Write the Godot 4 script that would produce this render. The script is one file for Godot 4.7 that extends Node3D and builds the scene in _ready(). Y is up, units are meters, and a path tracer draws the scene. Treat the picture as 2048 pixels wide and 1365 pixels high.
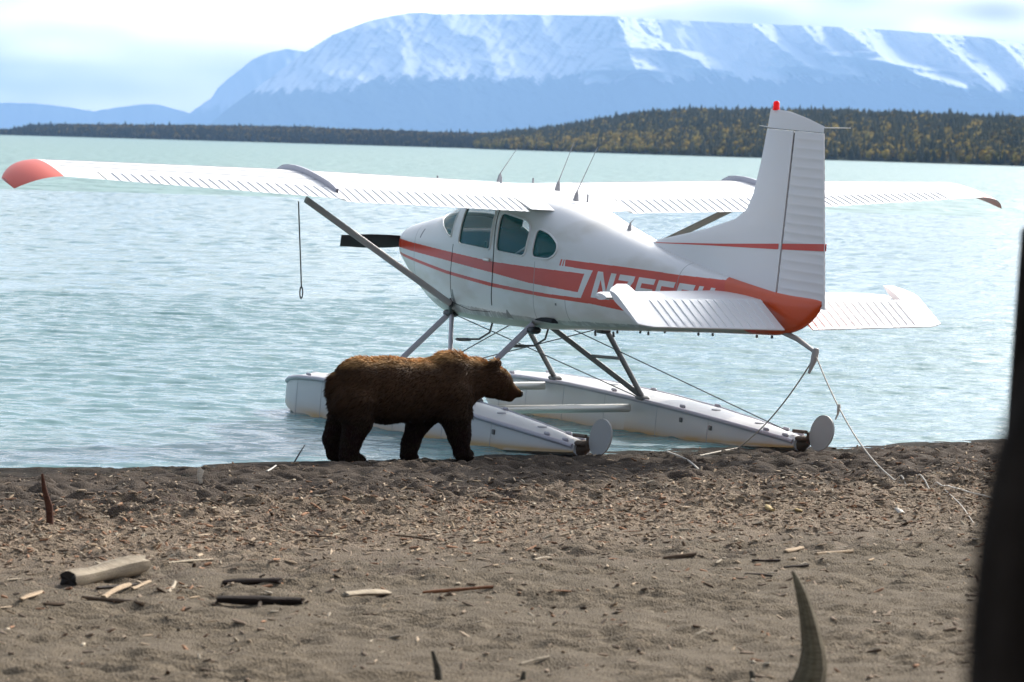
extends Node3D
# A floatplane moored on a dark lake beach, a brown bear walking past it, forested shore and snowy mountain behind.

const FPX := 6847.0            # focal length in pixels of a 2048 wide picture
const EYE := Vector3(0, 2.95, 0)
const PITCH := 3.2381
const ROLL := 1.5924
var cam_basis: Basis
var taken := {}
var M := {}
var nz := FastNoiseLite.new()
var nz2 := FastNoiseLite.new()
var nz3 := FastNoiseLite.new()
var rng := RandomNumberGenerator.new()


# ---------------------------------------------------------------- mesh builder
class MB:
	var v := PackedVector3Array()
	var n := PackedVector3Array()
	var t := PackedVector2Array()
	var c := PackedColorArray()
	var ix := PackedInt32Array()
	var has_n := false
	var has_t := false
	var has_c := false

	func add(p: Vector3, uv := Vector2.ZERO, col := Color.WHITE) -> int:
		v.append(p)
		t.append(uv)
		c.append(col)
		return v.size() - 1

	func orient(i0: int, hint := Vector3.ZERO) -> void:
		var mid := Vector3.ZERO
		for k in range(i0, ix.size()):
			mid += v[ix[k]]
		mid /= maxf(1.0, ix.size() - i0)
		var s := 0.0
		for k in range(i0, ix.size(), 3):
			var a := v[ix[k]] - mid
			var b := v[ix[k + 1]] - mid
			var d := v[ix[k + 2]] - mid
			if hint == Vector3.ZERO:
				s += a.dot(b.cross(d))
			else:
				s += (b - a).cross(d - a).dot(hint)
		if s > 0.0:
			for k in range(i0, ix.size(), 3):
				var h := ix[k]
				ix[k] = ix[k + 1]
				ix[k + 1] = h

	# rows of points; wrap joins the last column to the first; caps close first and last row
	func grid(rows: Array, wrap := false, caps := false, hint := Vector3.ZERO, cols := [], uvs := []) -> void:
		var i0 := ix.size()
		var w: int = rows[0].size()
		var base := v.size()
		for r in rows.size():
			for k in w:
				add(rows[r][k], uvs[r][k] if uvs else Vector2.ZERO, cols[r][k] if cols else Color.WHITE)
		for r in rows.size() - 1:
			for k in (w if wrap else w - 1):
				var a := base + r * w + k
				var b := base + r * w + (k + 1) % w
				ix.append_array(PackedInt32Array([a, b, a + w, b, b + w, a + w]))
		if caps:
			for r in [0, rows.size() - 1]:
				var mid := Vector3.ZERO
				for p in rows[r]:
					mid += p
				mid /= w
				var col: Color = cols[r][0] if cols else Color.WHITE
				var m := add(mid, Vector2.ZERO, col)
				var f := v.size()
				for p in rows[r]:
					add(p, Vector2.ZERO, col)
				for k in w:
					var a := f + k
					var b := f + (k + 1) % w
					if r == 0:
						ix.append_array(PackedInt32Array([a, m, b]))
					else:
						ix.append_array(PackedInt32Array([a, b, m]))
		orient(i0, hint)

	func tube(path: PackedVector3Array, rad, sides := 8, caps := true, squash := 1.0, up := Vector3.UP, col := Color.WHITE) -> void:
		var rows := []
		var cols := []
		var side := Vector3.ZERO
		for i in path.size():
			var d := (path[mini(i + 1, path.size() - 1)] - path[maxi(i - 1, 0)]).normalized()
			if side == Vector3.ZERO:
				side = d.cross(up)
				if side.length() < 0.05:
					side = d.cross(Vector3(0.3, 0.2, 1))
			side = (side - d * side.dot(d)).normalized()
			var o := side.cross(d)
			var r: float = rad[i] if rad is Array or rad is PackedFloat32Array else rad
			var row := PackedVector3Array()
			var cc := PackedColorArray()
			for k in sides:
				var a := TAU * k / sides
				row.append(path[i] + side * cos(a) * r * squash + o * sin(a) * r)
				cc.append(col)
			rows.append(row)
			cols.append(cc)
		grid(rows, true, caps, Vector3.ZERO, cols)

	# bevelled box; size is the full size in the axes of b
	func box(mid: Vector3, size: Vector3, bev := 0.0, b := Basis.IDENTITY, col := Color.WHITE) -> void:
		var h := size / 2.0
		bev = minf(bev, minf(h.x, minf(h.y, h.z)) * 0.9)
		var rows := []
		var cols := []
		var lay := [[-h.y, bev], [-h.y + bev, 0.0], [h.y - bev, 0.0], [h.y, bev]] if bev > 0.0 else [[-h.y, 0.0], [h.y, 0.0]]
		for l in lay:
			var x: float = h.x - l[1]
			var z: float = h.z - l[1]
			var q := []
			if bev > 0.0:
				q = [[x, z - bev], [x - bev, z], [-x + bev, z], [-x, z - bev], [-x, -z + bev], [-x + bev, -z], [x - bev, -z], [x, -z + bev]]
			else:
				q = [[x, z], [-x, z], [-x, -z], [x, -z]]
			var row := PackedVector3Array()
			var cc := PackedColorArray()
			for p in q:
				row.append(mid + b * Vector3(p[0], l[0], p[1]))
				cc.append(col)
			rows.append(row)
			cols.append(cc)
		grid(rows, true, true, Vector3.ZERO, cols)

	# surface of revolution about axis dir from base; prof = [[along, radius], ...]
	func lathe(base: Vector3, dir: Vector3, prof: Array, sides := 16, col := Color.WHITE) -> void:
		var path := PackedVector3Array()
		var rr := []
		dir = dir.normalized()
		var side := dir.cross(Vector3.UP)
		if side.length() < 0.05:
			side = dir.cross(Vector3.RIGHT)
		side = side.normalized()
		var o := side.cross(dir)
		var rows := []
		var cols := []
		for p in prof:
			var row := PackedVector3Array()
			var cc := PackedColorArray()
			for k in sides:
				var a := TAU * k / sides
				row.append(base + dir * p[0] + (side * cos(a) + o * sin(a)) * p[1])
				cc.append(col)
			rows.append(row)
			cols.append(cc)
		grid(rows, true, true, Vector3.ZERO, cols)

	func mesh(crease := -2.0) -> ArrayMesh:
		var arr := []
		arr.resize(Mesh.ARRAY_MAX)
		if crease > -1.0 and not has_n:
			var fn := PackedVector3Array()
			var byv := {}
			for k in range(0, ix.size(), 3):
				var q := (v[ix[k + 2]] - v[ix[k]]).cross(v[ix[k + 1]] - v[ix[k]])
				fn.append(q)
				for j in 3:
					var key := (v[ix[k + j]] * 20000.0).round()
					if not byv.has(key):
						byv[key] = []
					byv[key].append(k / 3)
			var nv := PackedVector3Array()
			var nn := PackedVector3Array()
			var nt := PackedVector2Array()
			var nc := PackedColorArray()
			for k in ix.size():
				var own := fn[k / 3].normalized()
				var s := Vector3.ZERO
				for f in byv[(v[ix[k]] * 20000.0).round()]:
					if fn[f].normalized().dot(own) > crease:
						s += fn[f]
				nv.append(v[ix[k]])
				nn.append(s.normalized() if s.length() > 1e-12 else own)
				nt.append(t[ix[k]])
				nc.append(c[ix[k]])
			arr[Mesh.ARRAY_VERTEX] = nv
			arr[Mesh.ARRAY_NORMAL] = nn
			arr[Mesh.ARRAY_TEX_UV] = nt
			if has_c:
				arr[Mesh.ARRAY_COLOR] = nc
		else:
			if not has_n:
				n.resize(v.size())
				n.fill(Vector3.ZERO)
				for k in range(0, ix.size(), 3):
					var q := (v[ix[k + 2]] - v[ix[k]]).cross(v[ix[k + 1]] - v[ix[k]])
					for j in 3:
						n[ix[k + j]] += q
				for k in n.size():
					n[k] = n[k].normalized()
			arr[Mesh.ARRAY_VERTEX] = v
			arr[Mesh.ARRAY_NORMAL] = n
			arr[Mesh.ARRAY_TEX_UV] = t
			if has_c:
				arr[Mesh.ARRAY_COLOR] = c
			arr[Mesh.ARRAY_INDEX] = ix
		var m := ArrayMesh.new()
		m.add_surface_from_arrays(Mesh.PRIMITIVE_TRIANGLES, arr)
		return m


# ---------------------------------------------------------------- naming
func numbered(called: String) -> String:
	taken[called] = taken.get(called, -1) + 1
	return called if taken[called] == 0 else "%s_%03d" % [called, taken[called]]


func tag(o: Node3D, label: String, category: String, group := "") -> Node3D:
	o.set_meta("label", label)
	o.set_meta("category", category)
	if group:
		o.set_meta("group", group)
	return o


func thing(called: String, label: String, category: String, at := Vector3.ZERO, group := "") -> Node3D:
	var o := Node3D.new()
	o.name = numbered(called)
	add_child(o)
	o.position = at
	return tag(o, label, category, group)


func obj(called: String, m: Mesh, mat: Material, parent: Node = null) -> MeshInstance3D:
	var o := MeshInstance3D.new()
	o.mesh = m
	o.material_override = mat
	if parent == null:
		o.name = numbered(called)
		add_child(o)
	else:
		var k := 0
		var want := called
		while parent.has_node(want):
			k += 1
			want = "%s_%03d" % [called, k]
		o.name = want
		parent.add_child(o, true)
	return o


func kind(o: Node, k: String) -> Node:
	o.set_meta("kind", k)
	return o


func lin(r: float, g: float, b: float) -> Color:
	return Color(r, g, b).linear_to_srgb()


func mat(col: Color, rough := 0.6, metal := 0.0, spec := 0.5) -> StandardMaterial3D:
	var m := StandardMaterial3D.new()
	m.albedo_color = col
	m.roughness = rough
	m.metallic = metal
	m.metallic_specular = spec
	return m


func vmat(rough := 0.8, spec := 0.5) -> StandardMaterial3D:
	var m := mat(Color.WHITE, rough, 0.0, spec)
	m.vertex_color_use_as_albedo = true
	return m


func noise_tex(freq: float, octaves := 4, size := 512, normal := false, bump := 4.0, seed_ := 3, kind_ := FastNoiseLite.TYPE_SIMPLEX_SMOOTH) -> NoiseTexture2D:
	var f := FastNoiseLite.new()
	f.noise_type = kind_
	f.seed = seed_
	f.frequency = freq
	f.fractal_octaves = octaves
	var x := NoiseTexture2D.new()
	x.width = size
	x.height = size
	x.seamless = true
	x.noise = f
	if normal:
		x.as_normal_map = true
		x.bump_strength = bump
	return x


func ramp(t: NoiseTexture2D, stops: Array) -> NoiseTexture2D:
	var g := Gradient.new()
	var o := PackedFloat32Array()
	var c := PackedColorArray()
	for s in stops:
		o.append(s[0])
		c.append(s[1])
	g.offsets = o
	g.colors = c
	t.color_ramp = g
	return t


# ---------------------------------------------------------------- camera geometry
func ray(px: float, py: float) -> Vector3:
	return (cam_basis * Vector3((px - 1024.0) / FPX, -(py - 682.5) / FPX, -1.0))


func horizon(px: float) -> float:
	return 266.5 + 0.0278 * px


# the point of the beach seen along that direction
func on_ground(px: float, py: float) -> Vector3:
	var d := ray(px, py)
	var k := 8.0
	while k < 60.0:
		var p := EYE + d * k
		if p.y <= ground(p.x, p.z):
			break
		k += 0.02
	var q := EYE + d * k
	q.y = ground(q.x, q.z)
	return q


func shore_s(x: float, z: float) -> float:
	return (z + 32.8 + 0.646 * x) * 0.84


# smooth beach height
func base_ground(x: float, z: float) -> float:
	var s := shore_s(x, z)
	var h := 0.0
	if s < 0.0:
		h = maxf(s * 0.10, -2.5)
	elif s < 3.0:
		h = s * 0.045
	else:
		h = 0.135 + (s - 3.0) * 0.035
	return minf(h, 1.2)


func ground(x: float, z: float) -> float:
	var s := shore_s(x, z)
	var h := base_ground(x, z) + nz.get_noise_2d(x * 0.5, z * 0.5) * 0.035
	var rough := clampf(0.12 + smoothstep(-0.1, 1.6, s) * 0.95 - smoothstep(4.5, 8.0, s) * 0.75, 0.0, 1.0)
	var a := nz2.get_noise_2d(x * 1.0, z * 1.0)
	h += (a if a < 0.0 else a * 0.6) * 0.125 * rough * (0.6 + 0.4 * smoothstep(0.8, 2.4, s))
	h += nz3.get_noise_2d(x * 0.5, z * 1.0) * 0.040 * (0.25 + 0.9 * smoothstep(-0.25, 0.35, nz.get_noise_2d(x * 1.1 + 40.0, z * 1.4))) * (0.8 + 0.45 * rough) * (0.35 + 0.65 * smoothstep(-0.2, 0.8, s))
	return h


# ---------------------------------------------------------------- materials
func make_materials() -> void:
	var fine := noise_tex(0.05, 4, 512, true, 3.0, 11)
	M.white = mat(lin(0.70, 0.69, 0.69), 0.32, 0.0, 0.5)
	M.grey = mat(lin(0.33, 0.33, 0.35), 0.45)
	M.fence = mat(lin(0.45, 0.45, 0.5), 0.4)
	M.rudder_grey = mat(lin(0.36, 0.36, 0.35), 0.5)
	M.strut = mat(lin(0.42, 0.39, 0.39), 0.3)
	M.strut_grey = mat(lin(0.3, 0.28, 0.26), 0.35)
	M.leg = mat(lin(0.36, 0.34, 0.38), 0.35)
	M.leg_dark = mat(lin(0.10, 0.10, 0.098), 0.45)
	M.alu = mat(lin(0.62, 0.60, 0.56), 0.32, 0.6)
	M.black = mat(lin(0.012, 0.012, 0.014), 0.4)
	M.gap = mat(lin(0.02, 0.02, 0.022), 0.8)
	M.red = mat(lin(0.56, 0.05, 0.022), 0.35)
	M.tip_red = mat(lin(0.58, 0.085, 0.048), 0.35)
	M.beacon = mat(lin(0.75, 0.01, 0.02), 0.15)
	M.beacon.backlight_enabled = true
	M.beacon.backlight = Color(0.9, 0.05, 0.06)
	M.rust = mat(lin(0.09, 0.06, 0.04), 0.8)
	M.rope = mat(lin(0.46, 0.42, 0.36), 0.9)
	M.rope_dark = mat(lin(0.06, 0.06, 0.06), 0.9)
	M.wire = mat(lin(0.12, 0.12, 0.12), 0.5, 0.5)
	M.liner = mat(lin(0.16, 0.17, 0.17), 0.9)
	M.seat = mat(lin(0.018, 0.02, 0.024), 0.9)
	M.glass = mat(Color(lin(0.03, 0.23, 0.23), 0.40), 0.05, 0.0, 0.3)
	M.glass.transparency = BaseMaterial3D.TRANSPARENCY_ALPHA
	# beach sand: dark volcanic grains, mottled
	var s := mat(Color.WHITE, 0.95, 0.0, 0.25)
	s.vertex_color_use_as_albedo = true
	s.albedo_texture = ramp(noise_tex(0.06, 5, 1024, false, 1.0, 21), [[0.15, lin(0.42, 0.42, 0.42)], [0.5, lin(0.95, 0.95, 0.95)], [0.85, lin(1, 1, 1)]])
	s.normal_enabled = true
	s.normal_texture = noise_tex(0.09, 5, 1024, true, 10.0, 22)
	s.normal_scale = 1.0
	s.uv1_triplanar = true
	s.uv1_world_triplanar = true
	s.uv1_scale = Vector3(0.7, 0.7, 0.7)
	M.sand = s
	M.chip = vmat(0.9, 0.3)
	# driftwood: grain along the piece
	M.drift = vmat(0.85, 0.3)
	M.drift.albedo_texture = ramp(noise_tex(0.03, 5, 256, false, 1.0, 31), [[0.2, lin(0.55, 0.52, 0.48)], [0.6, lin(1, 1, 1)]])
	M.drift.uv1_triplanar = true
	M.drift.uv1_scale = Vector3(1.0, 9, 9)
	M.drift.normal_enabled = true
	M.drift.normal_texture = fine
	M.bark = mat(lin(0.024, 0.019, 0.015), 0.95, 0.0, 0.2)
	M.bark.normal_enabled = true
	M.bark.normal_texture = fine
	M.bark.albedo_texture = ramp(noise_tex(0.02, 4, 256, false, 1.0, 33), [[0.3, lin(0.35, 0.33, 0.3)], [0.7, lin(1, 1, 1)]])
	M.bark.uv1_triplanar = true
	M.bark.uv1_scale = Vector3(4, 1.2, 4)
	# lake water, milky with glacial silt
	var w := mat(lin(0.10, 0.195, 0.20), 0.10, 0.0, 0.22)
	w.normal_enabled = true
	w.normal_texture = noise_tex(0.03, 4, 512, true, 5.0, 41)
	w.normal_scale = 0.35
	w.uv1_triplanar = true
	w.uv1_world_triplanar = true
	w.uv1_scale = Vector3(0.22, 0.22, 0.5)
	M.water = w
	var wf := mat(lin(0.13, 0.235, 0.205), 0.3, 0.0, 0.22)
	wf.albedo_texture = ramp(noise_tex(0.02, 5, 512, false, 1.0, 43), [[0.2, lin(0.78, 0.82, 0.84)], [0.8, lin(1, 1, 1)]])
	wf.normal_enabled = true
	wf.normal_texture = noise_tex(0.03, 4, 512, true, 6.0, 42)
	wf.normal_scale = 0.7
	wf.uv1_triplanar = true
	wf.uv1_world_triplanar = true
	wf.uv1_scale = Vector3(0.02, 0.02, 0.006)
	M.water_far = wf
	M.mountain = vmat(0.95, 0.1)
	M.forest_floor = mat(lin(0.03, 0.035, 0.018), 1.0, 0.0, 0.1)
	M.tree = vmat(1.0, 0.1)
	M.fur = vmat(0.7, 0.25)
	M.fur.backlight_enabled = true
	M.fur.backlight = Color(0.55, 0.42, 0.28)
	M.bear_skin = vmat(0.9, 0.15)
	M.nose = mat(lin(0.008, 0.007, 0.007), 0.35)


# ---------------------------------------------------------------- sky
func make_sky() -> Sky:
	var w := 2048
	var h := 1024
	var f := FastNoiseLite.new()
	f.seed = 7
	f.frequency = 1.0
	f.fractal_octaves = 5
	f.noise_type = FastNoiseLite.TYPE_SIMPLEX_SMOOTH
	var sun := sun_dir()
	var data := PackedFloat32Array()
	data.resize(w * h * 3)
	var dark := ray(1990, 25).normalized()
	for y in h:
		var el := PI / 2.0 - (y + 0.5) / h * PI
		if el < -0.02:
			var i := y * w * 3
			for x in w:
				data[i] = 0.30
				data[i + 1] = 0.33
				data[i + 2] = 0.34
				i += 3
			continue
		var se := sin(el)
		var ce := cos(el)
		var coarse := maxf(se, 0.0)
		var i := y * w * 3
		for x in w:
			var az := (x + 0.5) / w * TAU
			var d := Vector3(sin(az) * ce, se, -cos(az) * ce)
			var k := 1.4 / (coarse + 0.22)
			var n1 := f.get_noise_3d(d.x * k, el * 9.0, d.z * k)
			var toward := d.dot(sun) * 0.5 + 0.5
			var cover := clampf(0.80 + n1 * 1.4 - coarse * 0.25, 0.0, 1.0)
			var lit := SKY_BASE + 0.9 * toward * toward + SKY_SUN * pow(toward, 34.0)
			var low := exp(-coarse * 9.0)
			lit *= 0.85 + low * (1.25 + 2.2 * toward) + 2.0 * exp(-coarse * 40.0)
			var cloud := Vector3(1.0, 0.985, 0.96).lerp(Vector3(1.0, 0.86, 0.68), exp(-coarse * 14.0)) * lit * (0.95 + 0.3 * n1 + 0.7 * f.get_noise_3d(d.x * 14.0, el * 95.0, d.z * 14.0) * exp(-coarse * 10.0))
			var blue := Vector3(0.26, 0.38, 0.60) * (0.6 + 0.7 * toward) + Vector3(0.35, 0.35, 0.28) * low
			var c := blue.lerp(cloud, cover)
			var dx := (az if az < PI else az - TAU) - atan2(dark.x, -dark.z)
			var dy := el - asin(dark.y)
			var g := exp(-(dx * dx) / 0.0003 - (dy * dy) / 0.00002)
			c = c.lerp(Vector3(0.20, 0.21, 0.24), g * 0.9)
			data[i] = c.x
			data[i + 1] = c.y
			data[i + 2] = c.z
			i += 3
	var im := Image.create_from_data(w, h, false, Image.FORMAT_RGBF, data.to_byte_array())
	var p := PanoramaSkyMaterial.new()
	p.panorama = ImageTexture.create_from_image(im)
	var sky := Sky.new()
	sky.sky_material = p
	return sky


const SKY_BASE := 0.30
const SKY_SUN := 22.0
const SUN_AZ := 37.0
const SUN_EL := 32.0


func sun_dir() -> Vector3:
	var a := deg_to_rad(SUN_AZ)
	var e := deg_to_rad(SUN_EL)
	return Vector3(sin(a) * cos(e), sin(e), -cos(a) * cos(e))


func make_camera_and_light() -> void:
	cam_basis = Basis(Vector3.RIGHT, -deg_to_rad(PITCH)) * Basis(Vector3.BACK, deg_to_rad(ROLL))
	var cam := Camera3D.new()
	cam.name = "camera"
	cam.transform = Transform3D(cam_basis, EYE)
	var fov := rad_to_deg(2.0 * atan(682.5 / FPX))
	var at := CameraAttributesPhysical.new()
	at.frustum_focal_length = 175.5
	at.frustum_focus_distance = 33.5
	at.frustum_near = 0.3
	at.frustum_far = 200000.0
	at.exposure_aperture = 7.5
	cam.attributes = at
	cam.keep_aspect = Camera3D.KEEP_HEIGHT
	cam.fov = fov
	cam.near = 0.3
	cam.far = 200000.0
	add_child(cam)
	cam.current = true
	var we := WorldEnvironment.new()
	we.name = "environment"
	var e := Environment.new()
	e.background_mode = Environment.BG_SKY
	e.sky = make_sky()
	e.tonemap_mode = Environment.TONE_MAPPER_LINEAR
	e.tonemap_exposure = 1.3
	e.sdfgi_enabled = true
	e.ssao_enabled = true
	e.ssil_enabled = true
	e.fog_enabled = true
	e.fog_density = 0.000034
	e.fog_light_color = Color(lin(0.31, 0.55, 0.95))
	we.environment = e
	add_child(we)
	var sun := DirectionalLight3D.new()
	sun.name = "sun"
	sun.light_energy = 1.3
	sun.light_color = Color(1.0, 0.96, 0.9)
	sun.light_angular_distance = 0.6
	sun.shadow_enabled = true
	add_child(sun)
	sun.look_at_from_position(sun_dir() * 10.0, Vector3.ZERO)


func _ready() -> void:
	rng.seed = 20
	nz.seed = 4
	nz.frequency = 0.6
	nz.fractal_octaves = 3
	nz2.seed = 9
	nz2.frequency = 2.2
	nz2.fractal_octaves = 2
	nz3.seed = 14
	nz3.frequency = 7.5
	nz3.fractal_octaves = 3
	make_camera_and_light()
	make_materials()
	make_mountains()
	make_hills()
	make_water()
	make_beach()
	make_floatplane()
	make_bear()
	make_ropes()
	make_debris()
	make_foreground()


# ---------------------------------------------------------------- far landscape
func curve_at(pts: Array, x: float) -> float:
	if x <= pts[0][0]:
		return pts[0][1]
	for i in pts.size() - 1:
		if x <= pts[i + 1][0]:
			var f: float = (x - pts[i][0]) / (pts[i + 1][0] - pts[i][0])
			return lerpf(pts[i][1], pts[i + 1][1], f)
	return pts[-1][1]


# direction by azimuth (picture column) and elevation, at distance d; level ground distances
func far_point(px: float, rise: float, d: float) -> Vector3:
	return Vector3((px - 1024.0) / FPX * d, 2.95 + rise / FPX * d, -d)


func make_mountains() -> void:
	# main massif
	var top := [[395, 258], [420, 238], [450, 213], [500, 176], [560, 131], [600, 102], [650, 70], [720, 43], [760, 34], [800, 27], [830, 26], [850, 29], [1000, 29], [1200, 33], [1350, 42], [1500, 49], [1620, 53], [1750, 60], [1860, 69], [1950, 76], [2048, 92], [2250, 140], [2600, 230]]
	# spurs: rows of [column, row] down a rib, width of its sunlit side, its height in metres
	var ribs := [
		[[[1218, 34], [1230, 70], [1242, 105], [1256, 150]], 78.0, 560.0, 150.0],
		[[[1300, 100], [1345, 106], [1385, 124], [1410, 146]], 46.0, 260.0, 90.0],
		[[[1478, 44], [1512, 72], [1562, 108], [1614, 144]], 36.0, 330.0, 130.0],
		[[[1578, 48], [1616, 84], [1660, 122], [1704, 160]], 46.0, 420.0, 110.0],
		[[[1652, 50], [1690, 76], [1730, 105], [1790, 138], [1850, 160], [1920, 184]], 62.0, 500.0, 110.0],
		[[[1836, 62], [1870, 90], [1915, 130], [1960, 168], [2012, 208]], 56.0, 470.0, 150.0],
		[[[1716, 118], [1790, 132], [1850, 142], [1905, 145]], 50.0, 220.0, 100.0],
		[[[1952, 74], [1995, 100], [2036, 140], [2080, 176]], 52.0, 380.0, 110.0],
	]
	var f := FastNoiseLite.new()
	f.seed = 3
	f.frequency = 0.012
	f.fractal_octaves = 5
	f.fractal_type = FastNoiseLite.FRACTAL_RIDGED
	var f2 := FastNoiseLite.new()
	f2.seed = 8
	f2.frequency = 0.03
	f2.fractal_octaves = 4
	var mb := MB.new()
	mb.has_c = true
	var rows := []
	var cols := []
	var nv := 150
	for j in nv + 1:
		var v := float(j) / nv
		var row := PackedVector3Array()
		var cc := PackedColorArray()
		var px := 380.0
		while px <= 2300.0:
			var hz := horizon(px)
			var rt := hz - curve_at(top, px)
			var rise := rt * v - 6.0 * (1.0 - v)
			var py := hz - rise
			var depth := 3000.0 * v
			# relief: spurs fall away to the lower right
			var sk := px - (py - 60.0) * lerpf(-0.7, 0.9, smoothstep(1150.0, 1300.0, px))
			var big := f.get_noise_2d(px * 0.5 - py * 0.1, py * 0.45)
			var small := f2.get_noise_2d(sk * 1.1, py * 0.6)
			var amp := 60.0 + 130.0 * smoothstep(0.0, 0.5, v)
			var gully := f2.get_noise_2d(sk * 2.2, py * 0.35)
			var out := big * amp + small * 30.0 + absf(gully) * 50.0 * smoothstep(0.2, 0.5, v)
			for rb in ribs:
				var pts: Array = rb[0]
				if py < pts[0][1] - 14.0 or py > pts[-1][1] + 10.0:
					continue
				var xs := 0.0
				for q in pts.size() - 1:
					if py <= pts[q + 1][1] or q == pts.size() - 2:
						var fr: float = (py - pts[q][1]) / (pts[q + 1][1] - pts[q][1])
						xs = lerpf(pts[q][0], pts[q + 1][0], clampf(fr, -0.3, 1.2))
						break
				xs += small * 9.0 + f2.get_noise_2d(px * 2.0, py * 2.5) * 8.0
				var w: float = rb[1]
				var fade: float = smoothstep(pts[-1][1] + 10.0, pts[-1][1] - 12.0, py)
				var s := px - xs
				var lw: float = rb[3]
				if s > -lw and s <= 0.0:
					out += 2.3 * rb[2] * fade * pow(1.0 + s / lw, 1.6)
				elif s > 0.0 and s < w:
					out += 2.3 * rb[2] * fade * (1.0 - s / w)
			var d := 40000.0 + depth - out * smoothstep(0.0, 0.15, v)
			row.append(far_point(px, rise, d))
			# snow line and rock
			var line := 158.0 + small * 16.0 + f2.get_noise_2d(sk * 3.5, py * 0.8) * 9.0 + f2.get_noise_2d(px * 0.5, py * 0.3 + 90.0) * 14.0 + 25.0 * smoothstep(800.0, 620.0, px) + 24.0 * smoothstep(1720.0, 2050.0, px)
			var snow := smoothstep(line + 4.0, line - 5.0, py)
			var rock := smoothstep(0.08, 0.42, f2.get_noise_2d(sk * 2.4 + 300.0, py * 0.5) + 0.25 * f2.get_noise_2d(px * 0.4, py * 2.2)) * 0.55
			rock *= 1.0 - smoothstep(1180.0, 1260.0, px) * 0.8
			var c := Color(0.035, 0.05, 0.04).lerp(Color(0.86, 0.87, 0.9).lerp(Color(0.07, 0.075, 0.085), rock), snow)
			cc.append(c)
			px += 4.0
		rows.append(row)
		cols.append(cc)
	mb.grid(rows, false, false, Vector3(0, 0.5, 1), cols)
	kind(obj("snowy_mountain", mb.mesh(), M.mountain), "structure")
	# the paler peak behind its left shoulder, and low ranges at the far left
	far_ridge("distant_mountain", [[330, 252], [360, 232], [385, 214], [410, 196], [422, 178], [440, 160], [465, 140], [490, 120], [520, 106], [560, 98], [640, 110], [800, 200]], 52000.0, 5, 215.0)
	far_ridge("distant_hills", [[-6000, 235], [-3000, 200], [-1500, 214], [-700, 190], [-300, 207], [-60, 204], [0, 206], [60, 207], [100, 211], [140, 217], [175, 223], [200, 219], [240, 213], [280, 208], [310, 210], [350, 222], [420, 240], [520, 255]], 54000.0, 6, 100.0)


func far_ridge(called: String, top: Array, dist: float, seed_: int, snow_line: float) -> void:
	var f := FastNoiseLite.new()
	f.seed = seed_
	f.frequency = 0.02
	f.fractal_octaves = 4
	var mb := MB.new()
	mb.has_c = true
	var rows := []
	var cols := []
	for j in 31:
		var v := j / 30.0
		var row := PackedVector3Array()
		var cc := PackedColorArray()
		var px: float = top[0][0]
		while px <= top[-1][0]:
			var hz := horizon(px)
			var rise := (hz - curve_at(top, px) + f.get_noise_1d(px * 3.0) * 2.0) * v - 6.0 * (1.0 - v)
			var d := dist + 1800.0 * v - f.get_noise_2d(px, (hz - rise) * 0.5) * 300.0 * v
			row.append(far_point(px, rise, d))
			var sn := smoothstep(snow_line + 12.0, snow_line - 12.0, hz - rise + f.get_noise_2d(px * 4.0, rise) * 20.0)
			cc.append(Color(0.05, 0.06, 0.06).lerp(Color(0.7, 0.72, 0.76), sn * 0.7))
			px += 5.0 if px > -100.0 else 60.0
		rows.append(row)
		cols.append(cc)
	mb.grid(rows, false, false, Vector3(0, 0.5, 1), cols)
	kind(obj(called, mb.mesh(), M.mountain), "structure")


func conifer_mesh() -> ArrayMesh:
	var mb := MB.new()
	mb.has_c = true
	var g := RandomNumberGenerator.new()
	g.seed = 5
	mb.tube(PackedVector3Array([Vector3(0, 0, 0), Vector3(0, 0.5, 0)]), 0.02, 5, false, 1.0, Vector3.UP, Color(0.04, 0.03, 0.025))
	for k in 6:
		var y := 0.08 + k * 0.15
		var r := 0.19 * (1.0 - k / 6.6)
		var tip := mb.add(Vector3(0, minf(y + 0.26, 1.0), 0), Vector2.ZERO, Color(0.75, 0.8, 0.75))
		var n := 9
		var b := mb.v.size()
		for i in n:
			var a := TAU * (i + g.randf() * 0.5) / n
			var q := r * (0.6 + g.randf() * 0.7)
			mb.add(Vector3(cos(a) * q, y - g.randf() * 0.05, sin(a) * q), Vector2.ZERO, Color(1, 1, 1))
		for i in n:
			mb.ix.append_array(PackedInt32Array([tip, b + (i + 1) % n, b + i]))
	return mb.mesh()


func broadleaf_mesh() -> ArrayMesh:
	var mb := MB.new()
	mb.has_c = true
	var g := RandomNumberGenerator.new()
	g.seed = 6
	for k in 60:
		var d := Vector3(g.randfn(), g.randfn(), g.randfn()).normalized()
		var p := Vector3(0, 0.55, 0) + Vector3(d.x * 0.3, d.y * 0.42, d.z * 0.3) * (0.55 + g.randf() * 0.5)
		var s := 0.10 + g.randf() * 0.08
		var e1 := d.cross(Vector3(0.3, 1, 0.2)).normalized().rotated(d, g.randf() * TAU)
		var e2 := d.cross(e1)
		var sh := 0.8 + g.randf() * 0.4
		var b := mb.v.size()
		for i in 5:
			var a := TAU * i / 5
			mb.add(p + (e1 * cos(a) + e2 * sin(a)) * s * (0.6 + g.randf() * 0.6) + d * g.randf() * 0.05, Vector2.ZERO, Color(sh, sh, sh))
		mb.ix.append_array(PackedInt32Array([b, b + 2, b + 1, b, b + 3, b + 2, b, b + 4, b + 3]))
	mb.tube(PackedVector3Array([Vector3(0, 0, 0), Vector3(0, 0.6, 0)]), 0.018, 5, false, 1.0, Vector3.UP, Color(0.5, 0.45, 0.4))
	return mb.mesh()


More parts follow.
